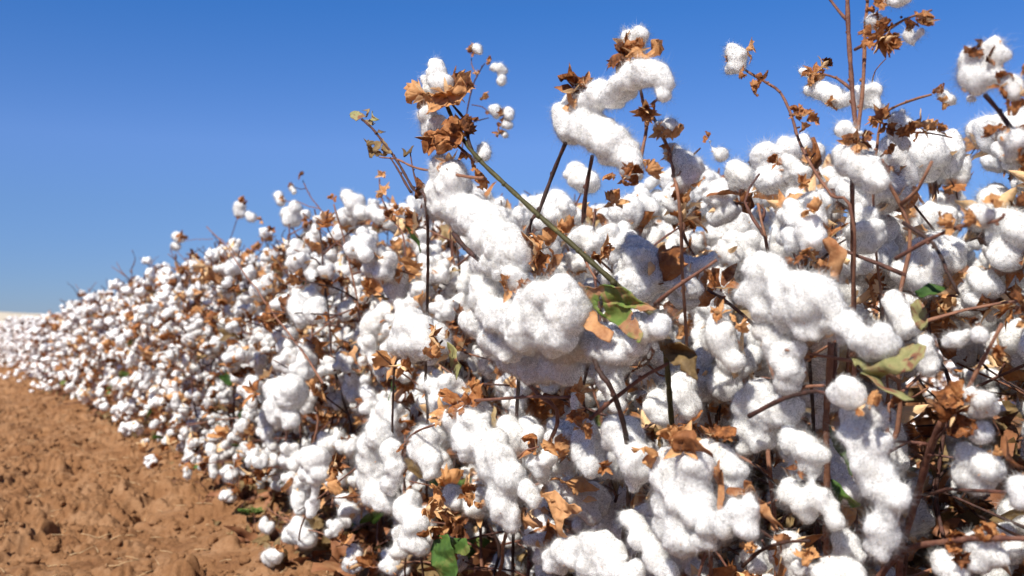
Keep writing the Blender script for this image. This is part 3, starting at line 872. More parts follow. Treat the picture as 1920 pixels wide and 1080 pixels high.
    h.leaf([(752, 282), (765, 281), (776, 275), (772, 288), (760, 289)], M_DBROWN, .5, crumple=1.3, name='withered_leaf')
    h.leaf([(684, 210), (690, 206), (694, 216), (688, 224)], M_DBROWN, .5, crumple=2.2, name='bud'); h.leaf([(694, 218), (700, 208), (706, 214), (698, 224)], M_OLIVE, .5, crumple=2.2, name='bud'); h.leaf([(686, 226), (698, 224), (708, 228), (696, 234)], M_DBROWN, .505, crumple=2.2, name='bud')
    h.leaf([(662, 220), (671, 214), (680, 222), (672, 230)], M_OLIVE, .5, crumple=2, name='bud')
    h.leaf([(706, 240), (716, 243), (712, 252), (704, 248)], M_DBROWN, .5, crumple=2, name='bud')
    # --- the looped strand
    h = Hero('tall cotton plant with a thick looped strand of lint against the sky', 960, .80, 4)
    h.stem([(985, 470, .54), (1010, 392, .55), (1035, 325, .56), (1062, 258, .56)], .0035, .0021, foot=True)
    h.stem([(1090, 440, .60), (1097, 350, .58), (1108, 290, .57)], .0028, .0018)
    h.stem([(1178, 132, .57), (1190, 120, .57), (1205, 108, .57)], .0014, .001)
    h.stem([(1196, 320, .57), (1212, 240, .585), (1205, 190, .58), (1200, 165, .58), (1190, 130, .57)], .0020, .0012)
    h.lock([[(1072, 190, 18), (1062, 214, 24), (1076, 232, 31), (1100, 243, 33), (1128, 255, 33), (1150, 272, 33), (1170, 290, 30), (1185, 303, 25), (1192, 318, 18)],
            [(1085, 176, 15), (1105, 190, 21), (1125, 180, 23), (1150, 176, 25), (1168, 160, 24), (1188, 144, 23), (1212, 134, 22), (1235, 142, 18), (1245, 154, 14), (1240, 170, 14), (1243, 182, 13)]], .565,
           [(1078, 175, 46, 'bur', (-.7, -.7, .5)), (1066, 196, 30, 'bract', (-.7, -.5, -.5)), (1095, 168, 34, 'bur', (.6, -.5, .6)), (1190, 328, 32, 'bract', (-.3, -.5, -.8)), (1208, 322, 30, 'bract', (.7, -.5, .2))])
    h.lock([[(1178, 66, 14), (1200, 66, 13), (1188, 78, 18), (1192, 90, 13)]], .575,
           [(1178, 108, 40, 'bract', (-.8, -.5, .1)), (1205, 105, 38, 'bract', (.8, -.5, .3)), (1190, 106, 34, 'bur', (0, -.3, 1)), (1168, 112, 36, 'bract', (-.5, -.7, -.8)), (1170, 92, 30, 'bract', (-.7, 0, 1))])
    h.husk(1212, 205, 34, 'bur', (-.2, -.5, -.9)); h.husk(1225, 195, 32, 'bract', (.7, -.5, -.3)); h.husk(1210, 210, 26, 'bract', (-.3, -.5, -.8))
    # --- right of it
    h = Hero('cotton plant with crooked dark stem and brown bracts right of the looped strand', 1300, .85, 5)
    h.stem([(1275, 420), (1262, 330), (1255, 290), (1240, 255), (1222, 218)], .0030, .0016, d=.62, foot=True)
    h.lock([[(1238, 236, 11), (1256, 234, 11), (1247, 242, 12)]], .62, [(1240, 252, 24, 'bract', (-.7, -.5, .1)), (1255, 250, 26, 'bract', (.8, -.5, .1))])
    h.lock([[(1262, 285, 16), (1282, 300, 22), (1300, 318, 24), (1290, 335, 22)]], .63, [(1256, 292, 22, 'bract', (-.8, -.3, .4)), (1275, 352, 34, 'bract', (-.3, -.5, -.5)), (1290, 350, 34, 'bract', (.5, -.5, -.5))])
    h.stem([(1262, 340), (1290, 300), (1312, 278)], .0013, .0009, d=.66)
    h.lock([[(1330, 265, 5), (1333, 275, 3), (1340, 283, 3.5), (1352, 290, 8)]], .66, [(1325, 262, 14, 'bract', (-.5, -.5, .5))])
    h.lock([[(1375, 325, 16), (1388, 330, 19), (1380, 342, 15)]], .72)
    h.lock([[(1078, 325, 18), (1092, 335, 22), (1105, 345, 18)]], .72, [(1078, 332, 18, 'bract', (0, -1, .2))])
    h.husk(1140, 340, 20, 'bract', (-.5, -.5, .5), .7); h.husk(1165, 338, 18, 'bract', (.3, -.5, -.5), .66); h.husk(1150, 385, 34, 'bur', (0, -.6, .7), .66)
    # --- twin red stems
    h = Hero('very tall cotton plant with two bare red stems rising out of the picture top', 1600, .92, 6)
    h.stem([(1600, 420), (1605, 300), (1604, 245), (1597, 190), (1594, 150), (1590, 60), (1586, -60)], .0036, .0021, d=.74, foot=True)
    h.stem([(1606, 262), (1611, 200), (1615, 150), (1620, 60), (1626, 0), (1630, -50)], .0020, .0015, d=.735)
    h.stem([(1588, 38), (1572, 20), (1550, -8), (1535, -30)], .0016, .0011, d=.74); h.stem([(1594, 165), (1568, 145), (1542, 137)], .0016, .0010, d=.74)
    h.stem([(1600, 92), (1640, 68), (1690, 32), (1742, 14)], .0016, .0009, d=.735); h.stem([(1692, 30), (1703, 45)], .0010, .0008, d=.735)
    h.lock([[(1510, 132, 10), (1514, 140, 8)], [(1520, 163, 13), (1545, 172, 14), (1560, 182, 16), (1590, 186, 14), (1612, 176, 12), (1640, 170, 13)], [(1608, 193, 12), (1640, 197, 12), (1655, 201, 8)]], .80,
           [(1522, 142, 26, 'bract', (-.2, -.6, .9)), (1520, 150, 24, 'bract', (0, -.8, -.3)), (1555, 190, 22, 'bract', (0, -.4, -.9)), (1535, 130, 20, 'bur', (.6, -.4, .6))])
    h.lock([[(1680, 2, 12), (1662, 4, 10), (1695, -4, 10)]], .73, [(1628, 0, 24, 'bract', (-.6, -.5, .2)), (1645, 8, 24, 'bract', (0, -.6, .2))])
    h.lock([[(1641, 38, 10), (1645, 44, 6)]], .73, [(1630, 32, 18, 'bract', (-.6, -.5, .2)), (1640, 48, 12, 'bract', (0, -.6, -.6))])
    h.husk(1640, 78, 36, 'bract', (.2, -.5, -.5), .73); h.husk(1650, 85, 32, 'bur', (.6, -.5, .1), .73); h.husk(1628, 75, 26, 'bract', (-.6, -.5, .1), .73); h.husk(1652, 60, 26, 'bract', (.2, .2, 1), .73)
    h.lock([[(1706, 68, 9), (1710, 80, 9)], [(1728, 62, 9), (1724, 70, 6)]], .73, [(1715, 48, 28, 'bract', (.5, -.5, .2)), (1708, 52, 24, 'bract', (-.5, -.5, -.2)), (1725, 48, 24, 'bract', (.7, -.5, .7))])
    h.lock([[(1588, 246, 15), (1612, 250, 11)], [(1580, 292, 17), (1598, 298, 26), (1582, 308, 22), (1618, 318, 28), (1640, 335, 22), (1655, 342, 15)]], .70,
           [(1598, 272, 32, 'bur', (-.5, -.8, .1)), (1606, 270, 30, 'bur', (.6, -.7, .2)), (1590, 266, 22, 'bract', (-.6, -.4, .4))])
    # --- long arched twig with boll to its left
    h = Hero('cotton plant with a long thin arched twig ending in one small boll', 1560, .86, 7)
    h.stem([(1600, 430), (1562, 365), (1535, 325), (1498, 262), (1482, 215), (1462, 172), (1440, 155), (1398, 130)], .0026, .0013, d=.71, foot=True)
    h.stem([(1490, 247), (1497, 235)], .001, .0009, d=.71)
    h.lock([[(1372, 94, 12), (1380, 108, 16), (1382, 122, 16), (1370, 132, 10)]], .70, [(1394, 98, 28, 'bract', (.9, -.4, .3)), (1365, 115, 14, 'bur', (-.8, 0, 0)), (1384, 138, 14, 'bract', (.4, 0, -1))])
    h.husk(1420, 155, 24, 'bract', (-.2, -.5, .6), .705); h.husk(1418, 168, 22, 'bract', (-.5, -.5, -.6), .705)
    h.husk(1500, 222, 26, 'bur', (0, -.6, .8), .70); h.husk(1506, 230, 24, 'bract', (.5, -.5, -.1), .70); h.husk(1492, 216, 18, 'bract', (-.8, -.5, .5), .70)
    h.lock([[(1472, 303, 14), (1485, 312, 18), (1500, 325, 17), (1478, 330, 14)]], .70, [(1452, 308, 18, 'bract', (-.8, -.4, .4)), (1498, 345, 18, 'bract', (.2, -.8, .4))])
    h.stem([(1505, 330), (1520, 300), (1530, 285)], .001, .0007, d=.72)
    # --- upper right cluster
    h = Hero('cotton plant leaning in from the right with a heavy white top corner cluster', 1960, .86, 8)
    h.stem([(1975, 420), (1940, 300), (1905, 248), (1875, 208), (1850, 182)], .0032, .0018, d=.70, foot=True)
    h.lock([[(1810, 115, 18), (1826, 136, 22), (1840, 150, 22), (1855, 142, 20), (1845, 128, 18)], [(1850, 96, 15), (1868, 84, 15), (1878, 104, 15)], [(1893, 162, 18), (1912, 168, 20)]], .68,
           [(1820, 98, 26, 'bract', (-.6, -.3, .7)), (1842, 114, 26, 'bur', (.2, -.8, .3)), (1868, 168, 28, 'bract', (-.3, -.6, .3)), (1882, 196, 30, 'bract', (0, -.6, -.6)), (1900, 182, 24, 'bur', (.6, -.4, .2)), (1903, 132, 28, 'bract', (.8, -.3, -.4))])
    h.lock([[(1850, 238, 10), (1872, 246, 13)], [(1885, 258, 22), (1912, 266, 24), (1905, 285, 20)]], .69, [(1850, 252, 22, 'bract', (-.6, -.5, .2)), (1868, 258, 20, 'bract', (0, -.6, -.3)), (1900, 298, 30, 'bract', (.2, -.6, -.2))])
    # --- behind: pink twig with two bolls, right of twin stems
    h = Hero('thin cotton plant with a pink side twig carrying two round bolls at upper right', 1690, 1.0, 9)
    h.stem([(1640, 420), (1642, 280), (1655, 215), (1700, 190), (1745, 178)], .0024, .0012, d=.80, foot=True)
    h.husk(1756, 178, 20, 'bract', (-.6, -.5, .4), .8); h.husk(1758, 195, 16, 'bract', (-.2, -.5, -.8), .8)
    h.lock([[(1772, 180, 14), (1786, 184, 14)]], .8, [(1808, 180, 18, 'bract', (.6, -.5, .4))]); h.lock([[(1820, 184, 10), (1826, 187, 8)]], .8)
    h.husk(1645, 228, 28, 'bract', (-.3, -.7, .3), .78); h.husk(1655, 240, 26, 'bur', (-.3, -.7, -.5), .78)
    h.lock([[(1680, 222, 15), (1698, 232, 15), (1692, 208, 9)], [(1680, 252, 12), (1695, 266, 11)]], .79, [(1694, 242, 28, 'bract', (-.3, -.7, .2)), (1715, 240, 28, 'bract', (.6, -.5, .4)), (1712, 252, 22, 'bract', (.5, -.5, -.4))])
    h.husk(1750, 250, 22, 'bur', (.5, -.6, .5), .80); h.stem([(1710, 248), (1740, 250), (1785, 260)], .0010, .0007, d=.8)
    h.stem([(1640, 300), (1670, 278), (1700, 258)], .0011, .0008, d=.8); h.husk(1660, 285, 16, 'bract', (0, -.6, .4), .79)
    h.stem([(1634, 158), (1640, 135), (1660, 113)], .0008, .0005, d=.9)
    # --- centre mass with the green leaf
    h = Hero('central cotton plant with a huge fluffy white mass and a folded green leaf', 1150, .80, 10)
    h.stem([(1180, 880, .60), (1150, 740, .54), (1120, 690, .53), (1100, 600, .55), (1090, 540, .54)], .0042, .0022, foot=True)
    h.lock([[(930, 492, 26), (950, 500, 28), (965, 520, 24)], [(900, 535, 22), (905, 560, 28), (925, 585, 32), (955, 600, 34)], [(988, 548, 18), (1010, 560, 36), (1045, 555, 36), (1060, 585, 40), (1020, 600, 44), (985, 622, 40), (1040, 630, 40)]], .505,
           [(958, 542, 36, 'bur', (0, -1, .2)), (985, 535, 26, 'bract', (.5, -.8, .2))], lump=1.1, fl=.010)
    h.lock([[(878, 602, 16), (895, 610, 24), (925, 632, 28), (950, 655, 28)]], .515, [(905, 590, 16, 'bract', (-.2, -1, .2))])
    h.lock([[(1060, 650, 30), (1095, 645, 28), (1130, 655, 27), (1165, 658, 25), (1190, 645, 22), (1215, 625, 20), (1235, 610, 18)]], .54, fl=.010)
    h.lock([[(955, 672, 26), (990, 685, 32), (1030, 690, 32), (1065, 690, 26)]], .56)
    h.leaf([(1090, 535), (1130, 533), (1172, 536), (1185, 548), (1205, 565), (1230, 573), (1215, 583), (1190, 580), (1183, 585), (1197, 605), (1205, 625), (1197, 641), (1178, 630), (1160, 612), (1140, 600), (1118, 590), (1100, 562)], M_MOTTLE, .525,
           [0, -.012, -.008, 0, .012, .02, -.01, .008, .012, .004, -.012, -.02, -.008, .004, .014, .01, .004], 'green_leaf', 1.0, 'folded green leaf with brown patches')
    h.leaf([(1083, 525), (1093, 540), (1108, 565), (1125, 592), (1146, 622), (1133, 637), (1118, 631), (1100, 610), (1088, 585), (1081, 555)], M_DLEAF, .522, [0, .012, .016, .014, 0, -.012, -.014, -.01, -.006, -.004], 'dry_leaf', 1.2, 'curled tan edge of the green leaf')
    h.stem([(1225, 571, .565), (1280, 528, .57), (1345, 487, .59)], .0020, .0013)
    h.stem([(1060, 425, .60), (1100, 500, .57), (1130, 540, .56)], .0015, .001)
    h.lock([[(1082, 448, 15), (1100, 440, 17), (1108, 456, 20), (1092, 460, 14)]], .585, [(1126, 468, 28, 'bur', (.7, -.6, -.1)), (1118, 478, 20, 'bract', (.1, -.6, -.7))])
    h.leaf([(1226, 622), (1243, 618), (1262, 636), (1288, 652), (1306, 668), (1302, 720), (1284, 706), (1258, 678), (1236, 650)], M_DBROWN, .56, [0, .012, .012, -.012, .012, 0, -.014, -.014, -.006], 'withered_leaf', 1.5, 'curled withered brown leaf')
    # --- round double boll on left
    h = Hero('low cotton plant carrying a round white twin boll left of the central mass', 800, .74, 11)
    h.stem([(745, 900, .58), (742, 690, .535), (790, 680, .53), (830, 640, .53)], .0026, .0014, foot=True)
    h.lock([[(765, 615, 28), (785, 618, 22)], [(772, 640, 26), (752, 642, 25), (795, 645, 22), (770, 660, 20)]], .52, [(806, 630, 30, 'bract', (.9, -.3, .1)), (808, 655, 26, 'bract', (.9, -.5, -.4)), (760, 680, 30, 'bract', (-.2, -.4, -.8))])
    h.lock([[(560, 575, 20), (567, 590, 18)], [(590, 578, 18), (592, 590, 16)]], .60, [(605, 590, 16, 'bract', (.7, -.5, -.1))])
    h.lock([[(525, 735, 26), (548, 738, 28), (530, 765, 28), (545, 785, 18)]], .60, [(483, 735, 28, 'bract', (-.6, -.6, .2))])
    h.leaf([(540, 548), (555, 566), (566, 575), (560, 600), (545, 590), (530, 580), (520, 560)], M_DLEAF, .60, crumple=1.6, name='dry_leaf')
    h.stem([(640, 592), (590, 590), (500, 588)], .0014, .001, d=.585)
    h.stem([(605, 720), (560, 650), (470, 530), (430, 470), (388, 425)], .0022, .0012, d=.64)
    h.leaf([(840, 640), (858, 655), (862, 690), (856, 712), (846, 690), (836, 665)], M_OLIVE, .55, crumple=1, name='green_leaf')
    # --- long hanging locks lower left
    h = Hero('low cotton plant with a long hanging white lock and a green leaf at its foot', 760, .72, 12)
    h.stem([(770, 1000, .62), (757, 840, .55), (825, 790, .54)], .0024, .0014, foot=True)
    h.lock([[(716, 815, 24), (700, 838, 26), (702, 868, 30), (698, 900, 30), (712, 928, 28), (724, 948, 18)], [(735, 850, 20), (742, 880, 20), (733, 905, 18)]], .545, fl=.010)
    h.lock([[(795, 825, 24), (790, 845, 24), (806, 862, 24), (812, 885, 15)]], .56, [(765, 840, 22, 'bract', (-.7, -.5, .1)), (760, 880, 14, 'bract', (-.3, -.8, .2))])
    h.lock([[(768, 940, 18), (764, 960, 22), (780, 980, 24), (775, 1010, 24), (786, 1028, 16)], [(745, 1000, 14), (750, 1030, 15)]], .56, [(800, 950, 30, 'bract', (.8, -.5, .3)), (805, 985, 26, 'bract', (.8, -.5, -.4)), (812, 930, 30, 'bract', (.3, -.6, .8))])
    h.lock([[(848, 932, 17), (854, 940, 15)]], .60, [(872, 925, 24, 'bract', (.6, -.6, .4)), (840, 950, 26, 'bract', (-.2, -.6, -.5)), (890, 935, 22, 'bract', (.6, -.5, -.4))])
    h.leaf([(816, 1003), (838, 1000), (846, 1030), (856, 1060), (852, 1090), (826, 1090), (811, 1062), (807, 1030)], M_GREEN, .565, [0, .006, -.01, .006, 0, .006, -.012, -.004], 'green_leaf', .8, 'broad upright green leaf')
    h.leaf([(840, 1005), (870, 1012), (884, 1030), (868, 1044), (848, 1034)], M_GREEN, .60, name='green_leaf')
    # --- creased boll
    h = Hero('low cotton plant with a creased two-lobed white boll near the soil edge', 610, .72, 13)
    h.stem([(560, 1010, .62), (580, 950, .59), (620, 915, .58), (665, 880, .585)], .0022, .0013, foot=True)
    h.lock([[(583, 856, 20), (598, 858, 20), (590, 864, 20)], [(580, 887, 17), (600, 887, 18), (590, 894, 16)], [(591, 915, 8), (588, 935, 8), (585, 950, 13), (584, 962, 9)]], .58,
           [(628, 872, 26, 'bract', (.8, -.5, .3)), (622, 905, 28, 'bract', (.5, -.7, -.4)), (615, 885, 20, 'bur', (.9, -.3, .1))], lump=.6, fl=.005)
    h.lock([[(505, 1045, 13), (515, 1042, 14), (508, 1056, 8)]], .60, [(523, 1030, 16, 'bract', (.5, -.3, .7))])
    h.lock([[(495, 980, 8), (502, 990, 10)], [(560, 990, 18), (575, 1010, 18), (545, 1005, 14)]], .64)
    h.stem([(655, 1024), (600, 1000), (555, 985), (500, 950)], .0016, .001, d=.64)
    # --- trailing strand bottom centre
    h = Hero('low cotton plant with a fat trailing strand of lint at bottom centre', 930, .76, 14)
    h.stem([(960, 960, .62), (1045, 790, .57), (1005, 735, .555), (965, 690, .55)], .0034, .0020, foot=True)
    h.stem([(890, 750), (980, 743), (1070, 740)], .0019, .0014, d=.545); h.stem([(965, 870), (985, 848), (1010, 838)], .0016, .001, d=.56)
    h.lock([[(850, 788, 24), (880, 790, 24), (905, 800, 20)], [(875, 825, 32), (912, 835, 32), (938, 855, 28)], [(925, 880, 28), (955, 895, 30), (938, 925, 28), (950, 955, 26), (957, 982, 18)], [(990, 920, 18), (998, 935, 14)]], .545,
           [(850, 762, 40, 'bract', (-.4, -.5, .8)), (870, 758, 40, 'bract', (.6, -.5, .7)), (838, 770, 34, 'bur', (-.8, -.5, .2))], fl=.010)
    h.lock([[(1008, 868, 18), (1025, 862, 20), (1015, 885, 16)]], .57, [(1005, 840, 34, 'bur', (-.7, -.6, .4)), (1042, 838, 34, 'bract', (.6, -.7, .2))])
    h.lock([[(1100, 815, 26), (1100, 845, 28), (1112, 872, 24)], [(1160, 815, 28), (1182, 840, 30), (1198, 872, 28), (1190, 900, 20)]], .585, [(1088, 800, 28, 'bract', (-.3, -.5, .9)), (1130, 870, 20, 'bract', (.2, -1, -.2))])
    h.leaf([(1022, 930), (1040, 918), (1062, 935), (1085, 950), (1103, 968), (1078, 966), (1062, 968), (1060, 990), (1065, 1015), (1055, 1016), (1045, 985), (1030, 960)], M_DLEAF, .57, crumple=1.6, name='dry_leaf')
    h.leaf([(966, 945), (985, 950), (1005, 970), (1020, 985), (1000, 990), (985, 992), (970, 975)], M_DLEAF, .56, crumple=1.3, name='dry_leaf')
    h.lock([[(1045, 1050, 26), (1085, 1035, 28), (1125, 1022, 28), (1150, 1050, 30), (1110, 1060, 28), (1185, 1075, 24)]], .585)
    h.lock([[(1178, 968, 16), (1192, 985, 20), (1208, 1010, 22), (1230, 1045, 24), (1250, 1070, 22)]], .59)
    h.lock([[(1075, 745, 8), (1078, 762, 8)]], .56, [(1085, 735, 26, 'bract', (.2, -.5, .7)), (1080, 770, 26, 'bur', (-.3, -.8, -.3)), (1095, 800, 24, 'bract', (.5, -.5, -.2))])
    h.stem([(1108, 782), (1135, 758), (1200, 707), (1252, 683)], .0022, .0015, d=.56)
    # --- the biggest clump at the bottom
    h = Hero('cotton plant with the biggest cloudlike clump at the bottom under papery tan leaves', 1330, .76, 15)
    h.stem([(1330, 1060, .62), (1330, 960, .60), (1345, 885, .585)], .0030, .0020, foot=True)
    h.lock([[(1248, 868, 24), (1278, 862, 26), (1305, 872, 26), (1300, 905, 34), (1262, 905, 36), (1285, 940, 36), (1255, 950, 32), (1310, 955, 30)], [(1250, 985, 30), (1275, 1005, 32), (1300, 1020, 26), (1325, 1020, 20)], [(1335, 995, 20), (1355, 975, 24), (1385, 962, 28), (1405, 955, 24), (1400, 985, 22)]], .565,
           [(1260, 828, 48, 'bract', (-.5, -.6, .6)), (1228, 855, 44, 'bract', (-.9, -.5, -.1)), (1280, 835, 46, 'bur', (0, -.7, .6))], lump=1.1, fl=.010)
    h.lock([[(1330, 850, 24), (1352, 862, 26), (1372, 885, 26), (1370, 915, 24)], [(1325, 880, 22), (1345, 905, 22)]], .60, [(1330, 815, 26, 'bur', (-.2, -.6, .9)), (1355, 820, 34, 'bract', (.4, -.6, .6))])
    h.leaf([(1258, 818), (1275, 806), (1298, 812), (1318, 836), (1338, 852), (1336, 860), (1318, 852), (1295, 846), (1270, 848)], M_DLEAF, .55, [0, .01, 0, -.01, 0, .008, 0, .01, .004], 'dry_leaf', 1.0)
    h.leaf([(1370, 925), (1408, 915), (1438, 938), (1455, 972), (1482, 1000), (1470, 1012), (1448, 1004), (1441, 978), (1418, 955), (1388, 942)], M_DLEAF, .575, [0, -.01, .01, -.01, .01, 0, -.01, .01, 0, .01], 'dry_leaf', 1.3)
    h.leaf([(1366, 926), (1372, 915), (1395, 905), (1402, 893), (1412, 896), (1410, 912), (1388, 924), (1375, 935)], M_DLEAF, .57, name='dry_leaf')
    h.leaf([(1330, 868), (1340, 872), (1346, 860), (1350, 885), (1354, 880), (1356, 930), (1350, 970), (1342, 968), (1345, 910), (1335, 890)], M_DLEAF, .57, name='dry_leaf', crumple=.6)
    h.stem([(1305, 1108), (1312, 1070), (1327, 1025)], .0016, .0012, d=.57)
    # --- tight double boll
    h = Hero('cotton plant with a tight round double boll and a ragged orange leaf beside it', 1530, .86, 16)
    h.stem([(1520, 700, .74), (1515, 560, .68), (1512, 480, .67)], .0026, .0018, foot=True)
    h.lock([[(1483, 442, 17), (1486, 455, 17)], [(1516, 430, 20), (1526, 445, 22), (1522, 458, 20)]], .655, [(1500, 482, 30, 'bract', (-.4, -.6, -.4)), (1488, 495, 28, 'bract', (-.2, -.6, -.8)), (1520, 402, 26, 'bract', (-.1, -.2, 1)), (1510, 470, 24, 'bur', (.1, -.5, -.6))], lump=.7, fl=.005)
    h.leaf([(1545, 455), (1562, 442), (1582, 462), (1584, 480), (1578, 510), (1568, 528), (1558, 520), (1560, 495), (1540, 480)], M_DLEAF, .65, crumple=1.5, name='dry_leaf')
    h.husk(1530, 495, 24, 'bract', (.3, -.6, -.3), .65)
    h.stem([(1680, 490), (1740, 455), (1800, 430), (1870, 420), (1885, 405)], .0018, .0012, d=.66); h.stem([(1692, 422), (1750, 463), (1775, 510), (1800, 555)], .0017, .0012, d=.67)
    h.husk(1765, 420, 26, 'bract', (-.2, -.6, .4), .66); h.lock([[(1778, 415, 11), (1782, 425, 9)]], .665); h.lock([[(1835, 405, 15), (1855, 405, 15), (1845, 412, 14)]], .66, [(1815, 410, 26, 'bract', (-.7, -.5, .2)), (1850, 385, 24, 'bract', (.3, -.5, .8)), (1890, 390, 28, 'bract', (.6, -.6, .2))])
    # --- right mass
    h = Hero('cotton plant with a billowing branched white mass right of centre on brown stems', 1560, .80, 17)
    h.stem([(1545, 1010, .72), (1550, 850, .69), (1556, 740, .68), (1558, 640, .67)], .0040, .0030, foot=True)
    h.stem([(1556, 745, .68), (1566, 700, .68), (1567, 640, .675)], .0022, .0016)
    h.lock([[(1418, 500, 28), (1442, 508, 30), (1438, 535, 32), (1415, 555, 24), (1430, 580, 26)], [(1470, 545, 30), (1505, 540, 28), (1540, 545, 32), (1555, 570, 30), (1510, 575, 34), (1475, 590, 34), (1520, 605, 30)], [(1560, 605, 22), (1592, 612, 24), (1618, 632, 25), (1648, 640, 28), (1640, 655, 20)]], .625, lump=1.1, fl=.010)
    h.lock([[(1435, 620, 24), (1455, 640, 26), (1470, 665, 28), (1485, 690, 26), (1478, 715, 20)], [(1445, 665, 18), (1500, 660, 20)]], .63)
    h.lock([[(1345, 610, 22), (1352, 630, 24), (1335, 640, 18)], [(1362, 660, 20), (1380, 680, 20)]], .61, [(1345, 590, 26, 'bract', (0, -.5, .8)), (1375, 610, 26, 'bract', (.8, -.5, .2))])
    h.lock([[(1425, 740, 28), (1400, 765, 26), (1435, 780, 34), (1470, 770, 30), (1395, 800, 22), (1430, 820, 28), (1400, 840, 16)]], .65)
    h.lock([[(1478, 832, 24), (1508, 838, 26), (1535, 850, 20), (1525, 880, 24)], [(1490, 915, 22), (1475, 930, 20), (1510, 935, 28), (1535, 935, 24), (1515, 965, 18)], [(1555, 950, 18), (1565, 975, 16)]], .64, [(1493, 872, 26, 'bur', (-.2, -.9, .3))])
    h.stem([(1405, 780), (1470, 747), (1530, 732), (1555, 745)], .0021, .0016, d=.62); h.stem([(1470, 742), (1510, 725), (1545, 722)], .0019, .0015, d=.64)
    h.leaf([(1592, 668), (1640, 673), (1680, 656), (1715, 641), (1735, 646), (1734, 666), (1712, 690), (1680, 703), (1655, 710), (1668, 728), (1700, 742), (1718, 753), (1700, 757), (1670, 741), (1638, 716), (1608, 690)], M_OLIVE, .62,
           [0, .014, .010, .012, .0, -.01, -.014, -.008, .008, .008, 0, -.006, -.014, -.016, -.014, -.008], 'olive_leaf', .7, 'olive leaf with brown spots folded like an arrow')
    h.stem([(1594, 670), (1612, 648), (1633, 630)], .0013, .0009, d=.618)
    # --- grey ball and strand
    h = Hero('cotton plant with a shaded grey ball of lint above a long hanging white strand', 1640, .84, 18)
    h.stem([(1700, 1040, .76), (1650, 830, .70), (1610, 760, .67)], .0030, .0020, foot=True)
    h.lock([[(1572, 738, 22), (1590, 732, 25), (1604, 745, 24), (1585, 750, 22)]], .61, [(1618, 745, 26, 'bract', (.9, -.1, .1)), (1600, 762, 16, 'bur', (.6, .3, -.6))], lump=.6, fl=.005)
    h.lock([[(1640, 765, 18), (1650, 775, 20), (1648, 792, 18)]], .64, [(1660, 750, 22, 'bract', (.5, -.5, .8))])
    h.lock([[(1598, 785, 20), (1600, 812, 28), (1628, 815, 26), (1648, 832, 24), (1612, 845, 24), (1635, 865, 30), (1660, 890, 28), (1632, 895, 26), (1655, 925, 30), (1685, 935, 26), (1665, 955, 20), (1650, 985, 24), (1660, 1010, 26), (1645, 1028, 22)]], .635, lump=1.1, fl=.011)
    h.leaf([(1553, 893), (1580, 903), (1602, 930), (1614, 945), (1590, 952), (1570, 935), (1556, 915)], M_GREEN, .67, name='green_leaf')
    h.leaf([(1560, 800), (1572, 830), (1590, 860), (1598, 885), (1580, 875), (1565, 850), (1558, 825)], M_GREEN, .70, name='green_leaf')
    h.lock([[(1575, 1010, 22), (1595, 1025, 26), (1580, 1050, 24), (1610, 1045, 20)]], .68); h.lock([[(1560, 1070, 26), (1600, 1080, 22)]], .64)
    h.stem([(1640, 1095), (1690, 1040), (1740, 1020), (1830, 1008), (1925, 1010)], .0028, .0020, d=.68)
    h.stem([(1395, 1062), (1430, 1030), (1470, 1016), (1520, 1015)], .0018, .0012, d=.62); h.husk(1505, 1045, 30, 'bract', (.2, -.7, .6), .63)
    h.lock([[(1412, 1040, 18), (1420, 1060, 16)]], .63, [(1400, 1025, 20, 'bract', (-.3, -.6, .7))]); h.lock([[(1505, 1068, 20), (1525, 1072, 18)]], .635)
    # --- right dark hollow
    h = Hero('cotton plant with a stout brown stem and crinkled tan husk in the dark hollow', 1700, .80, 19)
    h.stem([(1690, 1060, .76), (1722, 930, .74), (1745, 850, .72), (1772, 785, .70)], .0042, .0032, foot=True)
    h.stem([(1745, 840, .72), (1770, 812, .705), (1790, 792, .70)], .0018, .0012); h.stem([(1745, 838, .72), (1725, 834, .71), (1680, 830, .70)], .0017, .0012)
    h.stem([(1790, 792, .70), (1830, 700, .70), (1880, 610, .70)], .0022, .0014)
    h.husk(1768, 755, 46, 'bract', (-.5, -.8, .2), .69); h.husk(1780, 770, 44, 'bract', (-.1, -.8, -.5), .69); h.husk(1795, 745, 40, 'bract', (.5, -.7, .8), .69)
    h.lock([[(1825, 742, 22), (1840, 750, 26), (1852, 762, 22), (1828, 765, 22)]], .69)
    h.lock([[(1835, 808, 19), (1845, 814, 17)]], .70); h.lock([[(1818, 858, 24), (1838, 862, 24), (1855, 880, 24), (1820, 888, 26), (1838, 908, 22)]], .71, [(1850, 848, 18, 'bract', (.5, -.5, .8))])
    h.lock([[(1830, 1022, 22), (1850, 1030, 24), (1835, 1045, 22), (1868, 1045, 18), (1885, 1052, 9)]], .69, [(1838, 1005, 40, 'bract', (.1, -.5, .9)), (1800, 1015, 36, 'bur', (-.7, -.5, .3))])
    h.lock([[(1768, 1055, 22), (1785, 1068, 24)]], .68); h.lock([[(1912, 915, 18), (1918, 932, 16)]], .69)
    h.lock([[(1775, 640, 14), (1795, 635, 15), (1812, 630, 13)]], .69, [(1815, 615, 20, 'bract', (0, -.5, .9))]); h.lock([[(1838, 628, 11), (1842, 635, 10)]], .685, [(1850, 655, 24, 'bur', (.3, -.9, -.4))])
    h.lock([[(1740, 645, 18), (1735, 668, 20), (1745, 690, 18)]], .70); h.lock([[(1690, 590, 22), (1672, 560, 18), (1700, 615, 22), (1680, 575, 20)]], .72)
    h.leaf([(1703, 570), (1722, 560), (1735, 585), (1738, 612), (1726, 618), (1708, 598)], M_OLIVE, .71, name='green_leaf'); h.leaf([(1715, 545), (1745, 538), (1768, 548), (1750, 556), (1725, 556)], M_GREEN, .70, name='green_leaf')
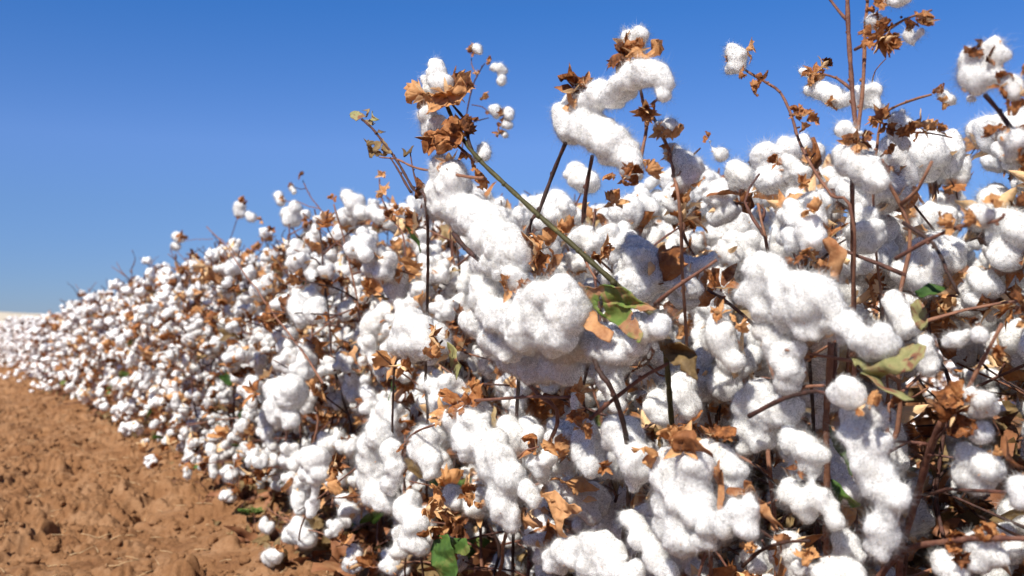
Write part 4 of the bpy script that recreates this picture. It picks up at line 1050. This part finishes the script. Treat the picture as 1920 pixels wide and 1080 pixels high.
    h.husk(1900, 575, 34, 'bract', (.2, -.8, .3), .69); h.husk(1905, 600, 20, 'bract', (0, -.8, -.3), .69)
    h.leaf([(1880, 815), (1892, 845), (1905, 865), (1925, 875), (1925, 890), (1900, 880), (1884, 855)], M_DLEAF, .69, name='dry_leaf')
    h.husk(1790, 1040, 24, 'bract', (0, -1, 0), .68)
    # --- small sprigs on the skyline at left
    def sprig(label, xb, stem, bolls, husks, d=.9, seed=0, twigs=()):
        h = Hero(label, xb, d + .02, seed)
        h.stem(stem, .0030, .0014, d=d, foot=True)
        for t in twigs: h.stem(t, .0013, .0010, d=d)
        for b in bolls: h.lock([b], d, lump=.8)
        for x, y, s_ in husks: h.husk(x, y, s_, 'bract', (random.uniform(-.6, .6), -.6, random.uniform(-.3, .8)), d)
    sprig('cotton plant with a bare twig tip and the outermost skyline boll at far left', 470, [(470, 520), (430, 462), (405, 442), (388, 425)], [[(331, 443, 8), (338, 447, 8)], [(328, 461, 7), (333, 462, 6)]], [(343, 441, 13), (338, 450, 10), (412, 458, 9)], .88, 31, [[(400, 448), (370, 449), (345, 451)]])
    sprig('cotton plant with a thin upright stalk and a rusty husk above one small boll', 440, [(425, 520), (430, 460), (440, 425), (449, 405)], [[(450, 388, 9), (450, 398, 10)], [(472, 408, 8), (466, 402, 6)]], [(457, 377, 12), (456, 382, 11), (449, 410, 7), (490, 415, 9)], .92, 32)
    sprig('cotton plant with a slanting reddish stem topped by a tiny husk', 620, [(645, 460), (625, 430), (600, 393), (580, 362), (568, 338)], [[(548, 410, 15), (552, 392, 12), (540, 402, 12)], [(523, 368, 8), (528, 378, 8)], [(548, 352, 6), (552, 360, 5)], [(572, 402, 9)]], [(568, 330, 11), (577, 415, 14), (583, 420, 12), (510, 432, 11), (548, 349, 8), (533, 372, 9)], .86, 33, [[(600, 392), (560, 380), (530, 375)], [(575, 352), (555, 352)]])
    sprig('cotton plant with a curled bud tip just left of the withered twig', 760, [(760, 470), (738, 415), (715, 370), (712, 335)], [[(652, 368, 12), (668, 382, 15), (660, 395, 13), (680, 398, 13)], [(700, 395, 13), (715, 408, 13)]], [(722, 362, 20), (718, 330, 13), (745, 395, 18), (735, 410, 16), (625, 375, 12)], .72, 34, [[(738, 410), (700, 402), (670, 398)]])
    HERO = np.array(HL)

LINE = {0: 'at the soil edge', 1: 'in mid row', 2: 'at the row back', 3: 'behind the row', 4: 'far behind the row'}
LANDM = [(1150, 590, 'the folded green leaf'), (1670, 690, 'the olive spotted leaf'), (1600, 150, 'the tall twin red stems'), (1130, 240, 'the looped cotton strand'),
         (830, 160, 'the green arched stem top'), (770, 640, 'the round white boll pair'), (700, 900, 'the long hanging white lock'), (590, 870, 'the creased two-lobed boll'),
         (1270, 930, 'the biggest bottom cotton clump'), (1860, 130, 'the top right boll cluster'), (1780, 750, 'the crinkled tan husk'), (460, 400, 'the small bare-stalked boll sprig'), (330, 450, 'the leftmost skyline boll'), (1500, 440, 'the tight double boll')]
_seen = {}
def near_label(d, t, line, H):
    x, y, dep = proj(rc(d, t, H * .75)) or (2300, 600, 1)
    b = min(LANDM, key=lambda l: (l[0] - x) ** 2 + (l[1] - y) ** 2 * .6)
    side = 'left of' if x < b[0] - 45 else ('right of' if x > b[0] + 45 else 'below' if y > b[1] else 'above')
    far = 'just ' if abs(x - b[0]) < 130 else ''
    s = f"cotton plant {LINE[line]}, {far}{side} {b[2]}"
    n = _seen.get(s, 0); _seen[s] = n + 1
    if n: s = ['', 'second ', 'third ', 'fourth ', 'fifth ', 'sixth ', 'seventh ', 'eighth ', 'ninth '][min(n, 8)] + s
    return s

exec_heroes()
rng = random.Random(21)
def height_at(d, t, cap=.86):
    p = rc(d, t, CAM_H); q = proj(p)
    if q is None: return .66
    x, y, dep = q
    return min(cap, max(.50, CAM_H + (HORIZON - ysky(x)) * dep / FPX - .01))
# first row, near: every boll an object
for line, (dd, t0, t1, st) in enumerate([(.79, .60, 3.3, .138), (.98, .10, 3.3, .15), (1.20, -.1, 3.3, .17), (1.48, .2, 2.2, .17), (1.75, .4, 2.0, .2)]):
    t = t0
    while t < t1:
        d = dd + rng.uniform(-.05, .05); tt = t + rng.uniform(-.03, .03)
        H = height_at(d, tt) * rng.uniform(.93, 1.0)
        row_plant(d, tt, H, rng, 0, near_label(d, tt, line, H), 'cotton plants of the near row', front=.62, bsize=float(np.interp(tt, [1.0, 1.7, 2.5, 3.3], [1.12, 1.02, .84, .74])))
        t += st * rng.uniform(.85, 1.15)
# low side plants filling the foot of the row
for k, (dd, tt) in enumerate([(.80, .95), (.86, 1.12), (.80, 1.3), (.84, 1.5), (.80, 1.72), (.84, 1.95), (.82, 2.2), (.92, .75), (1.0, .55)]):
    x_ = proj(rc(dd, tt, .3))[0]
    row_plant(dd, tt, .40, rng, 0, 'low cotton plant at the foot of the row, ' + ['below the branching white mass', 'under the curled withered leaf', 'behind the biggest bottom clump', 'behind the fat trailing strand', 'beside the broad upright green leaf', 'behind the long hanging lock', 'right of the creased two-lobed boll', 'beside the hanging right-hand strand', 'in the dark hollow at right'][k], 'low cotton plants at the foot of the row', front=.64, bsize=1.05)
# middle distance
for line, dd in enumerate([.83, 1.08]):
    t = 3.3
    while t < 6.6:
        d = dd + rng.uniform(-.06, .06)
        H = height_at(d, t) * rng.uniform(.92, 1.0)
        row_plant(d, t, H, rng, 1, near_label(d, t, 0 if line == 0 else 2, H), 'cotton plants of the near row', front=.65, bsize=.80)
        t += .155 * rng.uniform(.85, 1.15)
# further along: whole plants in one mesh, twelve kinds copied
FAR = []
for k in range(12):
    H = .78
    FAR.append(far_mesh(H, rng, 'cotton_plant', 1.0).mesh('cotton_plant', [M_LINT, M_BRACT, M_STEM, M_GREEN]))
def far_plant(d, t, label, group, cap=.86, shrink=1.0):
    H = (height_at(d, t, cap) - .075) * (rng.uniform(.9, 1.0) if rng.random() < .8 else rng.uniform(1, 1.06)) * shrink
    o = link('cotton_plant', rng.choice(FAR)); b = rc(d, t, gz(d, t)); o.location = b
    o.rotation_euler = (0, 0, rng.random() * 6.28); s = H / .80; o.scale = (max(s, .85), max(s, .85), s)
    tag(o, label, 'cotton plant', group)
for line, dd in enumerate([.83, 1.10]):
    t = 6.6
    while t < 19:
        far_plant(dd + rng.uniform(-.07, .07), t, 'small blurred cotton plant far down the row near the left edge', 'cotton plants far down the row')
        t += .31 * rng.uniform(.85, 1.15)
t = .3
while t < 13:
    far_plant(2.0 + rng.uniform(-.12, .12), t, 'cotton plant of the second row, half hidden behind the near row', 'cotton plants of the second row', .70)
    t += .32 * rng.uniform(.85, 1.15)
# the rest of the field, beyond counting
def field():
    protos = [far_mesh(.78, rng, 'f', .8, sub=1).arr() for k in range(6)]
    mb = MB()
    def put(d, t, sc=1.0):
        V, T, M = rng.choice(protos); a = rng.random() * 6.28; H = height_at(d, t, (.60 if t < 10 else .52) if d > 1.5 else .8) / .88 * sc * rng.uniform(.9, 1)
        X = np.array(Matrix.Translation(Vector(rc(d, t))) @ Matrix.Rotation(a, 4, 'Z') @ Matrix.Diagonal((1.05, 1.05, H, 1)))
        mb.add(V, T, M, X)
    t = 19
    while t < 48:
        for dd in (.83, 1.1): put(dd + rng.uniform(-.1, .1), t)
        t += .28 + (t - 19) * .012
    for k in range(2, 9):
        t = 13 if k == 2 else .5
        while t < 15:
            put(k * 1.0 + rng.uniform(-.12, .12) + (.05 if k > 2 else 0), t, .92); t += .34 + t * .015
    o = link('cotton_field', mb.mesh('cotton_field', [M_LINT, M_BRACT, M_STEM, M_GREEN])); tag(o, 'white mass of ripe cotton rows beyond the near row', 'cotton field', kind='stuff')
field()

# ------------------------------------------------------------------ dead leaves and twigs under the row, heaped to darken its hollow, straw and clods on the path
def litter():
    protos = []
    for k in range(8):
        V, T = leaf_arrays(.05, 3, k + 60, 1.2, 1.8, 5, 9); protos.append((V, T))
    mb = MB()
    for k in range(8500):
        t = rng.uniform(-.6, 2.6) if k % 3 else rng.uniform(2.6, 8); d = rng.uniform(.62, 1.75)
        if t > 2.6: d = .74 + abs(rng.gauss(0, .3))
        if t > 2.6 and k % 2: continue
        if t <= 2.6 and t > 1.7 and d < .72 and rng.random() < .6: continue
        deep = min(1, max(0, (d - .80) / .25))  # litter piles higher inside the row, added to darken the sunlit ground there
        z = rng.random() ** 1.7 * (.02 + .30 * deep) if t < 2.6 else .02 + .05 * rng.random() * deep
        if t > 1.5 and t < 2.6: z *= .5
        V, T = rng.choice(protos)
        mb.add(V, T, 0 if rng.random() < .6 else 1, np.array(xf(rc(d, t, gz(d, t) + z + .004), np.array([rng.uniform(-1, 1), rng.uniform(-1, 1), rng.uniform(.0, 1.3)]), rng.random() * 6, rng.uniform(.45, 1.25) * (.6 if t > 2.2 else 1))))
    for k in range(900):
        t = rng.uniform(-.5, 3.2); d = rng.uniform(.66, 1.7); z = rng.random() * .28 * min(1, max(.05, (d - .75) / .3))
        p = rc(d, t, gz(d, t) + z + .004); v = np.array([rng.uniform(-1, 1), rng.uniform(-1, 1), rng.uniform(-.2, .6)]) * rng.uniform(.03, .11)
        tube(mb, np.array([p, p + v * .5 + np.array([0, 0, .006]), p + v]), .0013, .0008, 2, 4)
    o = link('leaf_litter', mb.mesh('leaf_litter', [M_LITTER, M_DBROWN, M_STEM])); tag(o, 'dead brown leaves and twigs under the cotton row, heaped to darken its hollow', 'leaf litter', kind='stuff')
    mb = MB()
    for k in range(420):
        t = 1.7 + 5 * rng.random() ** 1.5; d = rng.uniform(.0, .75); p = rc(d, t, gz(d, t) + .004); a = rng.random() * 6.28; L = rng.uniform(.008, .05)
        v = np.array([math.cos(a), math.sin(a), rng.uniform(0, .25)]) * L
        tube(mb, np.array([p, p + v * .5 + np.array([0, 0, .002]), p + v]), .0010, .0007, 0, 4)
    o = link('straw', mb.mesh('straw', [M_STRAW])); tag(o, 'pale bits of straw scattered over the bare brown soil', 'straw', kind='stuff')
    mb = MB(); V0, T0 = ICO[3]
    for k in range(2600):
        t = 1.6 + 6 * rng.random() ** 1.5; d = rng.uniform(-.1, .85); r = .003 + .010 * rng.random() ** 3
        V = V0 * np.array([1, rng.uniform(.6, 1), rng.uniform(.55, .9)]); V = V * (1 + .28 * vnoise(V * 1.7 + k)[:, None] + .12 * vnoise(V * 4 + k)[:, None]) * r
        mb.add(V, T0, 0, np.array(xf(rc(d, t, gz(d, t) + r * .3), np.array([0, 0, 1.]), rng.random() * 6)))
    o = link('soil_clods', mb.mesh('soil_clods', [M_SOIL])); tag(o, 'small loose clods of dry brown soil on the path', 'soil clods', kind='stuff')
M_LITTER = mat_dry('leaf_litter', [(0.25, (0.07, 0.026, 0.012)), (0.5, (0.24, 0.10, 0.045)), (0.8, (0.46, 0.25, 0.12))], 14, 0.15, rnd=0)
litter()
def ground_at(x, y):
    v = FWD * FPX + RGT * (x - 960.0) + UPV * (540.0 - y); k = -CAM_H / v[2]
    p = np.array([0, 0, CAM_H]) + v * k; d, t = float(p.dot(R)), float(p.dot(U)); p[2] = gz(d, t); return p
for x, y, r, lab in ((109, 911, 7, 'tiny fallen cotton tuft lying alone on the bare brown soil'), (306, 898, 8, 'round fallen cotton tuft on the soil nearest the row edge'), (350, 896, 13, 'larger ragged fallen cotton tuft lying beside the row edge')):
    p = ground_at(x, y); dep = proj(p)[2]; w = r / FPX * dep
    V, T, M, F = lint_arrays([(np.array([0, 0, w * .5]), w * .8, None), (np.array([w * .8, 0, w * .45]), w * .6, None), (np.array([-w * .7, w * .2, w * .4]), w * .5, None)], .002, lump=.8, fib=.6)
    o = link('cotton_tuft', mkmesh('cotton_tuft', V, T, M, [M_LINT, M_FIB, M_BRACT], fn=F), loc=Vector(p)); tag(o, lab, 'cotton tuft', 'fallen cotton tufts on the soil')
def weed(x, y, n, label):
    p = ground_at(x, y); e = bpy.data.objects.new('weed', None); SC.collection.objects.link(e); e.location = p; tag(e, label, 'weed')
    mb = MB(); mb2 = MB()
    for k in range(n):
        a = rng.random() * 6.28; L = rng.uniform(.02, .055); v = np.array([math.cos(a) * .6, math.sin(a) * .6, .8]) * L
        tube(mb, np.array([[0, 0, 0], v * .5 + (0, 0, .004), v]), .0008, .0005, 0, 4)
        for q in range(3):
            V, T = leaf_arrays(.017, 1, rng.randrange(99), .4, .3, 5, 7); b = a + q * 2.1
            mb2.add(V, T, 0, np.array(xf(v, np.array([math.cos(b) * .5, math.sin(b) * .5, 1]), b, rng.uniform(.7, 1.2))))
    link('stem', mb.mesh('stem', [M_GSTEM]), e); link('leaves', mb2.mesh('leaves', [M_GREEN]), e)
weed(655, 1052, 12, 'small clump of bright green round-leaved weed at the foot of the row')
weed(470, 1000, 9, 'low green weed sprouting at the soil edge below the cotton')
